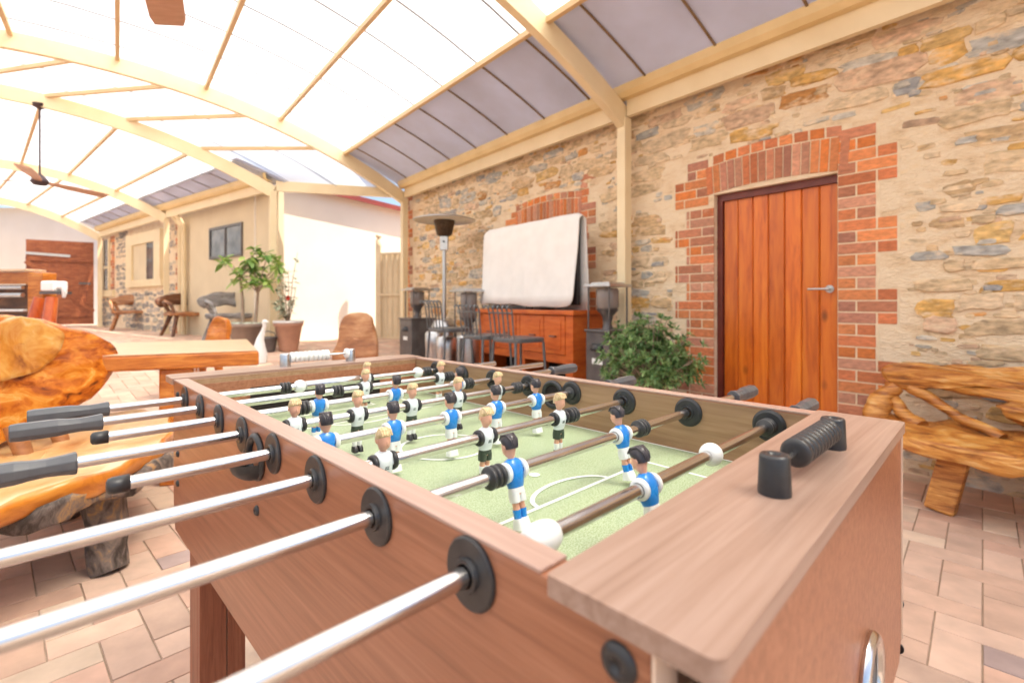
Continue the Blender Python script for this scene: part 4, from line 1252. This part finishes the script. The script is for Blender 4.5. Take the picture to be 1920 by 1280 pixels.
# right hand bench against the stone wall
def bench_right():
    g = W1(.2, 3.4, 0)
    root = empty('driftwood_bench', g, 0, 'rough orange driftwood bench with open branch back against the stone wall at right', 'bench')
    inv = Matrix.Translation(-g)
    # local frame: X = s direction, Y = toward the wall
    def Fh(z): return Matrix(((D1.x, N1.x, 0, 0), (D1.y, N1.y, 0, 0), (0, 0, 1, z), (0, 0, 0, 1)))
    def Fv(D, tilt=0):
        # local X -> D1, local Y -> up, local Z -> outward
        return Matrix(((D1.x, 0, N1.x, N1.x * D), (D1.y, 0, N1.y, N1.y * D), (0, 1, 0, 0), (0, 0, 0, 1)))
    s = MB(); s.X = inv
    s.slab([(.93, 3.28), (.70, 3.12), (.45, 3.05), (.2, 3.07), (-.1, 3.03), (-.5, 3.05), (-1.0, 3.1), (-1.0, 3.64), (-.3, 3.68), (.4, 3.66), (.9, 3.6)], .085, Fh(.345), .028, 2, 5, 6)
    s.build('seat', M['burl2'], root)
    b = MB(); b.X = inv
    b.slab([(.95, .63), (.90, .70), (.7, .705), (.4, .72), (.1, .735), (-.3, .72), (-1.0, .75), (-1.0, .55), (-.3, .55), (.1, .55), (.4, .55), (.68, .575), (.86, .575)], .09, Fv(3.60), .018, 4, 5, 4)
    b.build('back_rail', M['burl2'], root)
    c = MB(); c.X = inv
    c.slab([(.40, .555), (.44, .50), (.36, .44), (.2, .40), (-1.0, .38), (-1.0, .57), (-.4, .58)], .09, Fv(3.60), .03, 9, 5, 5)
    c.build('back_panel', M['burl2'], root)
    def br(pts, rads, nm='branch'):
        l = MB(); l.X = inv
        P = [W1(s_, D_, z_) for s_, D_, z_ in pts]
        # resample with noise
        q = []; r_ = []
        for i in range(len(P) - 1):
            for k in range(5):
                t = k / 5; p = P[i].lerp(P[i + 1], t)
                q.append(p + noise.noise_vector(p * 11) * .012); r_.append((rads[i] * (1 - t) + rads[i + 1] * t) * (1 + .25 * noise.noise(p * 16)))
        q.append(P[-1]); r_.append(rads[-1])
        l.tube(q, r_, 12); l.build(nm, M['burl2'], root)
    br([(.88, 3.6, .61), (.74, 3.58, .53), (.60, 3.56, .45), (.42, 3.5, .37)], [.036, .028, .026, .034])
    br([(.91, 3.6, .59), (.885, 3.58, .50), (.84, 3.54, .43), (.74, 3.5, .37)], [.038, .034, .036, .040])
    br([(.97, 3.5, .33), (.955, 3.52, .40), (.94, 3.55, .49), (.87, 3.58, .57)], [.065, .072, .055, .04], 'burl_knot')
    for s_, D_ in ((.62, 3.27), (-.7, 3.27), (.20, 3.58), (-.7, 3.58)):
        l = MB(); l.X = inv
        a, b2 = W1(s_, D_, 0), W1(s_ - .06, D_ + .06, .33)
        l.bar(a, b2, .085, .12, up=tuple(D1)); l.build('leg', M['burl2'], root, .012)
bench_right()

# ---------------------------------------------------------------- things along the stone wall
def dresser():
    s0, s1, Da, Db, H = 3.30, 4.86, 3.36, 3.78, .985
    g = W1((s0 + s1) / 2, (Da + Db) / 2, 0); root = empty('sideboard', g, math.atan2(D1.y, D1.x), 'orange stained timber sideboard with open dark bays under the covered screen', 'sideboard')
    L_ = s1 - s0; hl = L_ / 2; hd = (Db - Da) / 2     # local X = D1, local Y = -N1 (towards camera is +Y)
    t = MB(); t.box(-hl - .03, hl + .03, -hd, hd + .03, H - .045, H); t.build('top', M['dresser'], root, .006)
    c = MB()
    c.box(-hl, -hl + .03, -hd, hd, 0, H - .046); c.box(hl - .03, hl, -hd, hd, 0, H - .046); c.box(-.015, .015, -hd, hd - .006, 0, H - .046)
    c.box(-hl + .031, hl - .031, -hd, -hd + .015, .02, H - .046); c.build('carcass', M['dresser'], root, .002)
    fr = MB()
    for a, b in ((-hl + .031, -hl + .10), (hl - .10, hl - .031), (-.07, -.016), (.016, .07)): fr.box(a, b, hd - .02, hd - .001, .02, H - .047)
    fr.box(-hl + .10, -.071, hd - .02, hd - .001, .47, .55); fr.box(.071, hl - .10, hd - .02, hd - .001, .47, .55)
    fr.build('face_frame', M['dresser'], root, .002)
    for a, b in ((-hl + .105, -.075), (.075, hl - .105)):
        for q0, q1 in ((a, (a + b) / 2 - .004), ((a + b) / 2 + .004, b)):
            d = MB(); d.box(q0, q1, hd - .016, hd + .006, .555, H - .052); d.box(q0 + .05, q1 - .05, hd + .006, hd + .014, .60, H - .10)
            dd = d.build('drawer', M['dresser'], root, .004)
            k = MB(); k.bar(((q0 + q1) / 2 - .04, hd + .035, .73), ((q0 + q1) / 2 + .04, hd + .035, .73), .012, .012)
            for x in (-.035, .035): k.bar(((q0 + q1) / 2 + x, hd + .013, .73), ((q0 + q1) / 2 + x, hd + .035, .73), .01, .01)
            k.build('pull', M['steel_dark'], dd)
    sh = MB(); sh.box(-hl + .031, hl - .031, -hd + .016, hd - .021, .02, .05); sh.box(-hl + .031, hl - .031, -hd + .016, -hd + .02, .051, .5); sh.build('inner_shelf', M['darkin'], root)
dresser()

def screen_cover():
    g = W1(4.1, 3.5, .985); ang = math.atan2(D1.y, D1.x)
    tv = empty('television', g, ang, 'flat screen under the grey cover, only its dark edge and foot showing', 'television')
    b = MB(); b.box(-.74, .74, -.03, .02, .05, .905); b.build('screen', M['black'], tv, .01)
    b = MB(); b.box(-.05, .05, -.02, .01, .0, .05); b.box(-.3, .3, -.10, .10, 0.0, .012); b.build('foot', M['black'], tv, .004)
    # cover: draped sheet, front and back falls
    c = MB(); nx, prof = 60, []
    # profile: y (toward camera +), z
    prof = [(.115, .045), (.10, .15), (.088, .30), (.078, .45), (.066, .60), (.055, .75), (.046, .87), (.034, .925), (.005, .945), (-.03, .935), (-.052, .88), (-.062, .70), (-.07, .45), (-.08, .2), (-.088, .0)]
    vs = []
    hl = .79
    for i in range(nx + 1):
        x = -hl + 2 * hl * i / nx
        for j, (y, z) in enumerate(prof):
            wv = (.004 + .008 * (1 - z)) * math.sin(x * 11 + z * 2 + 1.5 * math.sin(x * 3)) + .016 * noise.noise(Vector((x * 3, z * 2.2, 1))) + .005 * noise.noise(Vector((x * 9, z * 8, 4)))
            e = max(0, abs(x) - (hl - .07)) / .07
            zz = z
            if j == 0: zz = z + .05 * e * e + .016 * math.sin(x * 4) + .006 * math.sin(x * 13)
            if z > .9: zz = z - .03 * e * e
            xx = x - math.copysign(.015, x) * (1 - z) * (abs(x) / hl) ** 6 if y > 0 else x
            vs.append((xx, y * (1.12 if x < 0 else 1) + wv * (1 if y > 0 else -1), zz))
    n = len(prof)
    c.add(vs, [(i * n + j, i * n + j + 1, (i + 1) * n + j + 1, (i + 1) * n + j) for i in range(nx) for j in range(n - 1)], True)
    o = c.build('dust_cover', M['cloth'])
    o.location = g; o.rotation_euler = (0, 0, ang)
    so_ = o.modifiers.new('thick', 'SOLIDIFY'); so_.thickness = .010
    tag(o, 'pale grey quilted cover draped over the screen on the sideboard', 'cover')
screen_cover()

def patio_heater():
    g = W1(5.55, 3.3, 0); g.z = fz(g.x, g.y)
    root = empty('patio_heater', g, 0, 'tall patio heater with wide steel disc hood in front of the stone wall', 'patio heater')
    h = 2.15 - g.z
    b = MB(); b.lathe([(.22, 0), (.23, .03), (.23, .05), (.17, .06), (.165, .62), (.14, .70), (.03, .72)], n=32); b.build('base', M['steel'], root)
    b = MB(); b.tube([(0, 0, .7), (0, 0, h - .36)], .026, 16); b.build('pole', M['steel'], root)
    b = MB(); b.box(-.05, .05, -.05, .05, h - .42, h - .24); b.build('control_box', M['steel'], root, .006)
    b = MB(); b.lathe([(.0125, -.048), (.0125, -.060), (0, -.06)], 'y', 12, (0, 0, h - .31)); b.build('knob', M['black'], root)
    b = MB(); b.lathe([(.06, h - .24), (.10, h - .22), (.135, h - .06), (.135, h - .035), (.05, h - .03)], n=28); b.build('burner', M['darkburn'], root)
    b = MB(); b.lathe([(.40, h - .035), (.395, h - .025), (.25, h + .012), (.10, h + .03), (0, h + .034)], n=48, caps=False)
    o = b.build('hood', M['steel'], root); m_ = o.modifiers.new('t', 'SOLIDIFY'); m_.thickness = .004
M['darkburn'] = mat('burner_mesh', (.12, .08, .05), .45, .7, c2=(.05, .035, .02), scale=60)
patio_heater()

def glass_heater(s, D, w, zt, ztop, round_base, m_base, label):
    g = W1(s, D, 0); g.z = fz(g.x, g.y)
    root = empty('glass_heater', g, math.atan2(D1.y, D1.x), label, 'gas heater', 'glass tube gas heaters by the stone wall')
    zb, zz = zt - g.z, ztop - g.z
    b = MB()
    if round_base: b.lathe([(w * .5, 0), (w * .52, .02), (w * .5, zb - .02), (w * .44, zb)], n=32)
    else:
        b.box(-w / 2, w / 2, -w / 2, w / 2, 0.03, zb); b.box(-w / 2 - .012, w / 2 + .012, -w / 2 - .012, w / 2 + .012, zb, zb + .022); b.box(-w / 2 - .01, w / 2 + .01, -w / 2 - .01, w / 2 + .01, 0, .03)
    b.build('base', m_base, root, .006)
    if not round_base:
        b = MB(); b.box(-.06, .06, w / 2, w / 2 + .004, zb - .28, zb - .23); b.build('badge_plate', M['white_pl'], root)
        b = MB(); b.lathe([(.07, zb - .16), (.075, zb - .15), (.06, zb - .10), (.05, zb - .10)], o=(0, w / 2 - .02, 0), n=20); b.build('knob', M['black'], root)
    zc = zb + .022
    b = MB(); b.lathe([(.05, zc), (.035, zc + .05), (.05, zc + .12), (.095, zc + .17), (.10, zc + .18)], n=24); b.build('burner', M['steel_dark'], root)
    b = MB(); b.lathe([(.085, zc + .18), (.10, zc + .20), (.10, zz - .06), (.09, zz - .045)], n=28); b.build('glass_tube', M['glassy'], root)
    b = MB()
    for sx, sy in ((-1, -1), (1, -1), (1, 1), (-1, 1)):
        q = min(w, .26) * .46
        b.tube([(sx * q, sy * q, zc), (sx * q, sy * q, zz - .03)], .008, 8)
    b.build('cage', M['steel_dark'], root)
    b = MB(); q = min(w, .30) * .56; b.box(-q, q, -q, q, zz - .035, zz - .01); b.box(-q * .7, q * .7, -q * .7, q * .7, zz - .01, zz + .008); b.build('top_plate', M['steel'], root, .005)
glass_heater(6.25, 3.28, .36, .825, 1.26, False, M['steel_dark'], 'square dark grey gas heater nearest the corner post')
glass_heater(4.98, 3.3, .30, .67, 1.22, True, M['steel'], 'round silver based gas heater behind the metal stools')
glass_heater(2.93, 3.42, .27, .80, 1.23, False, M['steel_grey'] if 'steel_grey' in M else M['steel_dark'], 'narrow grey gas heater with caged glass tube behind the leafy shrub')

def keg(s, D, r, h, label):
    g = W1(s, D, 0); g.z = fz(g.x, g.y)
    b = MB(); b.lathe([(r * .94, 0), (r, .015), (r, h * .30), (r * .97, h * .33), (r * .97, h * .66), (r, h * .70), (r, h - .03), (r * .8, h)], n=32)
    o = b.build('steel_drum', M['steel']); o.location = g
    tag(o, label, 'drum', 'steel drums beside the stools')
keg(5.35, 3.05, .12, .60, 'shiny steel drum standing left of its twin between stools and heater')
keg(4.95, 2.98, .12, .60, 'shiny steel drum standing nearest the sideboard end')

def stool():
    root = empty('metal_stool', (0, 0, 0), 0, 'x', 'bar stool', 'grey slat back metal stools at the sideboard')
    # local X = along the wall, local Y = away from the wall (towards the camera); the back stands on +Y
    s = MB(); s.loft([(.695, 0, 0, .19, .19), (.715, 0, 0, .20, .20), (.735, 0, 0, .195, .195)], 28, 5); s.build('seat', M['stoolgrey'], root)
    for sx, sy in ((-1, -1), (1, -1), (-1, 1), (1, 1)):
        l = MB(); l.tube([(sx * .20, sy * .20, 0), (sx * .165, sy * .165, .70)], .013, 10); l.build('leg', M['stoolgrey'], root)
    r = MB()
    for z in (.25,):
        q = .188
        for a, b in (((-q, -q), (q, -q)), ((q, -q), (q, q)), ((q, q), (-q, q)), ((-q, q), (-q, -q))): r.tube([(*a, z), (*b, z)], .008, 8)
    r.build('foot_ring', M['stoolgrey'], root)
    for i in range(6):
        x = -.165 + .066 * i
        l = MB(); l.tube([(x, .185, .72), (x * 1.02, .20, .86), (x * 1.05, .215, .98), (x * 1.06, .235, 1.025), (x * 1.06, .262, 1.030), (x * 1.06, .272, 1.008)], [.0075] * 4 + [.010, .011], 8)
        l.build('back_slat', M['stoolgrey'], root)
    r = MB(); r.tube([(-.17, .211, .965), (.17, .211, .965)], .007, 8); r.build('back_rail', M['stoolgrey'], root)
    return root
M['stoolgrey'] = mat('grey_painted_steel', (.17, .19, .20), .4, .4, c2=(.13, .14, .15), scale=30)
st0 = stool()
for i, (s, D, lab) in enumerate(((3.60, 2.94, 'grey slat back metal stool nearest the leafy shrub, before the sideboard'), (4.08, 2.92, 'grey slat back metal stool in the middle of the three'), (4.72, 2.88, 'grey slat back metal stool farthest off, beside the steel drums'))):
    o = st0 if i == 0 else copy_tree(st0)
    g = W1(s, D, 0); g.z = fz(g.x, g.y); o.location = g
    o.rotation_euler = (0, 0, math.atan2(D1.y, D1.x)); relabel(o, lab)

# ---------------------------------------------------------------- plants
def leaf(mb, o, d, L_, w, rnd, droop=.3, tone=None):
    d = d.normalized(); side = d.cross(Vector((0, 0, 1)))
    if side.length < .05: side = Vector((1, 0, 0))
    side.normalize()
    side = (side + Vector((rnd.uniform(-.4, .4), rnd.uniform(-.4, .4), rnd.uniform(-.5, .5)))).normalized()
    up = side.cross(d)
    t = rnd.random() if tone is None else tone
    mb.col = (t, t, t, 1)
    A = o; B_ = o + d * L_ * .35 + side * w * .5 - up * w * .08; C = o + d * L_ * .35 - side * w * .5 - up * w * .08
    Dn = Vector((0, 0, -droop * L_))
    E = o + d * L_ * .75 + side * w * .36 + Dn * .4; F = o + d * L_ * .75 - side * w * .36 + Dn * .4; G = o + d * L_ + Dn * .8
    m1 = o + d * L_ * .35 + up * w * .12; m2 = o + d * L_ * .75 + up * w * .08 + Dn * .4
    mb.add([A, B_, C, m1, E, F, m2, G], [(0, 1, 3), (0, 3, 2), (1, 4, 6, 3), (3, 6, 5, 2), (4, 7, 6), (6, 7, 5)], True)

def pot(mb, r0, r1, h, n=36):
    mb.lathe([(r0 * .96, 0), (r0, .01), (r1 * .93, h * .84), (r1, h * .85), (r1 * 1.03, h * .99), (r1 * .98, h), (r1 * .88, h), (r1 * .85, h * .9), (0, h * .88)], n=n, caps=False)

def shrub():
    g = W1(2.33, 3.22, 0); rnd = random.Random(4)
    root = empty('potted_shrub', g, 0, 'dense round green shrub in a pot left of the timber door', 'shrub')
    p = MB(); pot(p, .15, .19, .34); p.build('pot', M['potgrey'], root)
    st = MB(); f = MB()
    for k in range(110):
        a = rnd.uniform(0, 2 * math.pi); el = rnd.uniform(-.25, 1.45)
        lump = 1 + .30 * noise.noise(Vector((math.cos(a) * 1.7, math.sin(a) * 1.7, el * 1.7)))
        R_ = Vector((math.cos(a) * math.cos(el) * .36 * lump, math.sin(a) * math.cos(el) * .36 * lump, math.sin(el) * .29 * lump + .59))
        R_ += Vector((rnd.gauss(0, .03), rnd.gauss(0, .03), rnd.gauss(0, .03)))
        base = Vector((rnd.uniform(-.05, .05), rnd.uniform(-.05, .05), .32))
        mid = base.lerp(R_, .5) + Vector((0, 0, .05))
        st.tube([base, mid, R_], [.007, .005, .003], 6)
        for t in range(7):
            tip = mid.lerp(R_, .35 + .65 * t / 6) + Vector((rnd.gauss(0, .045), rnd.gauss(0, .045), rnd.gauss(0, .035)))
            axis = (tip - Vector((0, 0, .55))).normalized() + Vector((0, 0, .4))
            axis.normalize(); tone0 = rnd.uniform(0, .75)
            for q in range(9):
                an = 2 * math.pi * q / 9 + rnd.random(); pr = axis.orthogonal().normalized(); pr.rotate(Matrix.Rotation(an, 3, axis))
                dd = pr * rnd.uniform(.6, 1) + axis * rnd.uniform(.15, .9)
                leaf(f, tip, dd, rnd.uniform(.034, .058), rnd.uniform(.013, .019), rnd, .2, min(1, max(0, tone0 + rnd.uniform(-.2, .3))))
    st.build('stem', M['trunk'], root); f.build('foliage', M['leaf'], root)
shrub()

def ficus():
    x, y = pt(463, 600, 7.2).x, 7.2; z0 = fz(x, y); rnd = random.Random(8)
    root = empty('potted_ficus', (x, y, z0), 0, 'tall broad leaved ficus on bare stems in a brown pot', 'potted tree')
    h = .36; p = MB(); pot(p, .17, .25, h); p.build('pot', M['potgrey'], root)
    pb = MB()
    for k in range(90):
        a = rnd.uniform(0, 6.28); r = .22 * math.sqrt(rnd.random()); c = Vector((r * math.cos(a), r * math.sin(a), h * .93 + rnd.uniform(0, .03)))
        pb.lathe([(0, -.02), (.02, -.008), (.022, .006), (0, .018)], o=c, n=7, caps=False)
    pb.build('white_pebbles', M['pebble'], root)
    st = MB(); f = MB(); heads = []
    for (bx, tx, tz) in ((-.06, -.10, 1.02), (.12, .16, .80)):
        pts = [Vector((bx, 0, h * .85)), Vector((bx + (tx - bx) * .3, .02, h + (tz - h) * .5)), Vector((tx, 0, tz))]
        st.tube(pts, [.026, .021, .017], 10)
        for k in range(9):
            a = rnd.uniform(0, 6.28); L_ = rnd.uniform(.15, .42)
            e = pts[-1] + Vector((math.cos(a) * L_ * .9 + (.10 if bx > 0 else -.03), math.sin(a) * L_ * .8, rnd.uniform(-.06, .42) + (.12 if bx > 0 else 0)))
            st.tube([pts[-1], pts[-1].lerp(e, .5) + Vector((0, 0, .04)), e], [.010, .008, .005], 6); heads.append(e)
    for e in heads:
        for q in range(13):
            a = rnd.uniform(0, 6.28); el = rnd.uniform(-.6, 1.0)
            dd = Vector((math.cos(a) * math.cos(el), math.sin(a) * math.cos(el), math.sin(el)))
            leaf(f, e + Vector((rnd.gauss(0, .03), rnd.gauss(0, .03), rnd.gauss(0, .03))), dd, rnd.uniform(.12, .19), rnd.uniform(.05, .075), rnd, .45)
    st.build('trunk', M['trunk'], root); f.build('crown', M['leaf2'], root)
ficus()

def camellia():
    x, y = pt(541, 600, 7.15).x, 7.15; z0 = fz(x, y); rnd = random.Random(12)
    root = empty('potted_camellia', (x, y, z0), 0, 'sunlit camellia with red flowers in a pink terracotta pot', 'potted plant')
    h = .42; p = MB(); pot(p, .125, .195, h); p.build('pot', M['terracotta'], root)
    p = MB(); p.lathe([(.185, h - .02), (.205, h - .02), (.21, h + .012), (.19, h + .014), (.185, h - .01)], n=36, caps=False); p.build('pot_rim', M['potwhite'], root)
    st = MB(); f = MB(); fl = MB()
    for k in range(13):
        a = rnd.uniform(0, 6.28); r = rnd.uniform(.05, .20); tz = h + rnd.uniform(.15, .75)
        e = Vector((r * math.cos(a), r * math.sin(a), tz)); b_ = Vector((0, 0, h * .9))
        st.tube([b_, b_.lerp(e, .5) + Vector((rnd.uniform(-.03, .03), 0, .03)), e], [.008, .006, .003], 6)
        for q in range(13):
            t = rnd.uniform(.4, 1.02); a2 = rnd.uniform(0, 6.28); el = rnd.uniform(-.5, .9)
            leaf(f, b_.lerp(e, t), Vector((math.cos(a2) * math.cos(el), math.sin(a2) * math.cos(el), math.sin(el))), rnd.uniform(.06, .10), rnd.uniform(.03, .045), rnd, .3)
    e = Vector((.13, 0, h + 1.0)); st.tube([(0, 0, h), (.06, 0, h + .6), e], [.008, .005, .003], 6)
    for q in range(8): leaf(f, Vector((0, 0, h)).lerp(e, rnd.uniform(.55, 1)), Vector((rnd.uniform(-1, 1), rnd.uniform(-1, 1), rnd.uniform(-.3, .8))), .1, .045, rnd, .3)
    for c in ((.06, -.14, h + .34),):
        for q in range(9):
            a = q * .7; leaf(fl, Vector(c), Vector((math.cos(a), -.6, math.sin(a))), .045, .04, rnd, .1)
    st.build('stem', M['trunk'], root); f.build('foliage', M['leaf3'], root); fl.build('flower', M['redflower'], root)
camellia()

def ornament():
    x, y = pt(488, 640, 6.3).x, 6.3; z0 = fz(x, y)
    b = MB()
    pts = [(0, 0, .0), (.0, 0, .10), (-.01, 0, .20), (.0, 0, .30), (.035, 0, .40), (.055, 0, .47), (.05, 0, .52)]
    b.tube(pts, [.075, .085, .07, .045, .026, .022, .032], 18)
    b.tube([(.05, 0, .52), (.075, -.01, .525), (.115, -.02, .515)], [.030, .020, .004], 12)
    root = b.build('bird_ornament', M['white_pl']); root.location = (x, y, z0)
    tag(root, 'slender white bird ornament between the two large plant pots', 'ornament')
    x, y = pt(502, 640, 7.0).x, 7.0; z0 = fz(x, y)
    r = MB(); r.lathe([(.085, 0), (.10, .02), (.12, .18), (.13, .19), (.13, .205), (.11, .205), (.10, .16), (0, .16)], n=26, caps=False)
    r.tube([(-.12, 0, .19), (-.10, 0, .26), (0, 0, .29), (.10, 0, .26), (.12, 0, .19)], .007, 8)
    o = r.build('small_pot', M['steel_dark']); o.location = (x, y, z0)
    tag(o, 'small dark handled pot at the foot of the cream post', 'pot')
ornament()

# ---------------------------------------------------------------- far left: gate, neighbouring walls, timber bar
def gate():
    a = Vector((-10.92, 12.95, 0)); b = Vector((-12.0, 12.25, 0)); d = (b - a).normalized(); nn = Vector((-d.y, d.x, 0))
    z0, z1 = .5, 2.62
    root = empty('timber_gate', a + Vector((0, 0, z0)), 0, 'tall red brown boarded timber gate standing open beside the far post', 'gate')
    inv = Matrix.Translation(-(a + Vector((0, 0, z0)))); L_ = (b - a).length
    g = MB(); g.X = inv; n = 9
    for i in range(n):
        p0 = a + d * (L_ * i / n + .0006); p1 = a + d * (L_ * (i + 1) / n - .0006)
        g.add([q + nn * o + Vector((0, 0, z)) for z in (z0, z1) for o in (0, .025) for q in (p0, p1)], [(0, 2, 3, 1), (4, 5, 7, 6), (0, 1, 5, 4), (2, 6, 7, 3), (0, 4, 6, 2), (1, 3, 7, 5)])
    g.build('boards', M['redwood'], root)
    g = MB(); g.X = inv; s = nn * .022
    if (a + nn).length < (a - nn).length: sg = 1
    else: sg = -1
    s = nn * sg * (.045 if sg > 0 else .02)
    for z in (.75, 2.15): g.bar(a + s + Vector((0, 0, z)), b + s + Vector((0, 0, z)), .035, .11)
    g.bar(a + s + Vector((0, 0, .82)), b + s + Vector((0, 0, 2.08)), .034, .10)
    g.build('brace', M['redwood'], root)
    g = MB(); g.X = inv; g.bar(b + s * 1.9 + Vector((0, 0, 2.28)), a.lerp(b, .35) + s * 1.9 + Vector((0, 0, 2.24)), .012, .06)
    g.build('strap_hinge', M['steel'], root)
    g = MB(); g.X = inv; g.bar(a + s * 2 + d * .05 + Vector((0, 0, 1.55)), a + s * 2 + d * .28 + Vector((0, 0, 1.55)), .03, .05); g.build('latch', M['steel_dark'], root)
gate()
def neighbours():
    root = empty('neighbour_building', (-15.6, 14.6, .3), R(4), 'pale neighbouring building in sunshine behind the timber gate', 'building')
    a = MB(); a.box(-6, 5.2, 0, 4, 0, 3.55); a.build('wall', M['render_pale'], root)
    b = MB(); b.add([(-6.3, -.3, 3.56), (5.5, -.3, 3.56), (5.5, 2.2, 4.7), (-6.3, 2.2, 4.7), (-6.3, -.3, 3.66), (5.5, -.3, 3.66), (5.5, 2.2, 4.8), (-6.3, 2.2, 4.8)], [(0, 3, 2, 1), (4, 5, 6, 7), (0, 1, 5, 4), (1, 2, 6, 5), (2, 3, 7, 6), (3, 0, 4, 7)])
    b.build('roof', M['potwhite'], root)
    c = MB(); c.box(3.2, 3.3, -.10, -.02, 0, 3.5); c.build('downpipe', M['potwhite'], root)
neighbours()

def bar():
    # heavy timber drinks stand; local x along the front
    g = pt(60, 600, 4.4); x, y = g.x, 4.4
    z0 = fz(x, y); root = empty('timber_bar', (x, y, z0), R(-8), 'heavy orange timber drinks stand at the far left edge', 'bar')
    for xx in (.055, -1.1):
        l = MB(); l.box(xx - .08, xx + .08, -.02, .10, 0.03, 1.325 - z0); l.build('post', M['orange'], root, .008)
        l = MB(); l.box(xx - .09, xx + .09, -.28, .22, 0, .05); l.build('foot', M['orange'], root, .008)
    t = MB(); t.box(-1.2, .0, -.06, .12, 1.335 - z0, 1.355 - z0); t.build('top', M['tabletop'], root, .004)
    t = MB(); t.box(-1.01, -.03, .0, .04, 1.225 - z0, 1.33 - z0); t.build('front_board', M['orange'], root, .003)
    for zz, rr in ((1.19, .016), (1.125, .02)):
        t = MB(); t.tube([(-1.1, -.05, zz - z0), (-.03, -.05, zz - z0)], rr, 12); t.build('steel_rail', M['steel'], root)
    t = MB(); t.box(-1.0, -.04, -.04, .10, .98 - z0, 1.0 - z0); t.build('shelf', M['potwhite'], root, .003)
    t = MB(); t.box(-1.0, -.04, .102, .12, .6 - z0, 1.22 - z0); t.build('back_board', M['darkwood'], root)
    # urn with tap beside it, on its own bracket
    k = empty('drinks_urn', pt(102, 545, 4.35) + Vector((0, 0, 0)), 0, 'white drinks dispenser with small tap at the end of the timber stand', 'drinks dispenser')
    b = MB(); b.box(-.062, .062, -.07, .07, -.005, .085); b.build('tank', M['white_pl'], k, .015)
    b = MB(); b.box(-.075, .10, -.06, .06, -.03, -.006); b.build('bracket', M['steel_dark'], k)
    b = MB(); b.tube([(.05, -.03, .03), (.11, -.03, .03), (.115, -.03, -.02), (.11, -.03, -.06)], [.018, .022, .02, .012], 12); b.build('tap', M['potwhite'], k)
bar()
def red_chair(px, Y, label):
    g = pt(px, 600, Y); z0 = fz(g.x, Y)
    root = empty('carved_chair', (g.x, Y, z0), R(-20), label, 'chair')
    H = 1.10 - z0
    b = MB()
    for sx in (-.10, .09):
        b2 = MB(); b2.tube([(sx * 1.7, .1, .40), (sx * 1.2, .16, H * .75), (sx * .85, .2, H)], [.05, .048, .042], 12); b2.build('back_post', M['carved'], root)
    s = MB(); s.slab([(-.24, -.22), (.24, -.22), (.26, .1), (.2, .24), (-.2, .24), (-.26, .1)], .07, Matrix.Translation((0, 0, .42)), .012, px, 4, 5); s.build('seat', M['carved'], root)
    for sx, sy in ((-1, -1), (1, -1), (-1, 1), (1, 1)):
        l = MB(); l.tube([(sx * .22, sy * .2, 0), (sx * .17, sy * .15, .40)], [.035, .042], 10); l.build('leg', M['carved'], root)
M['carved'] = grain('red_orange_timber', [(.32, .04, .006), (.50, .09, .015), (.60, .16, .03)], 3, (3, 3, 1), .3, 1, .1, .3)
red_chair(30, 4.0, 'carved red orange timber chair in front of the drinks stand, left edge')
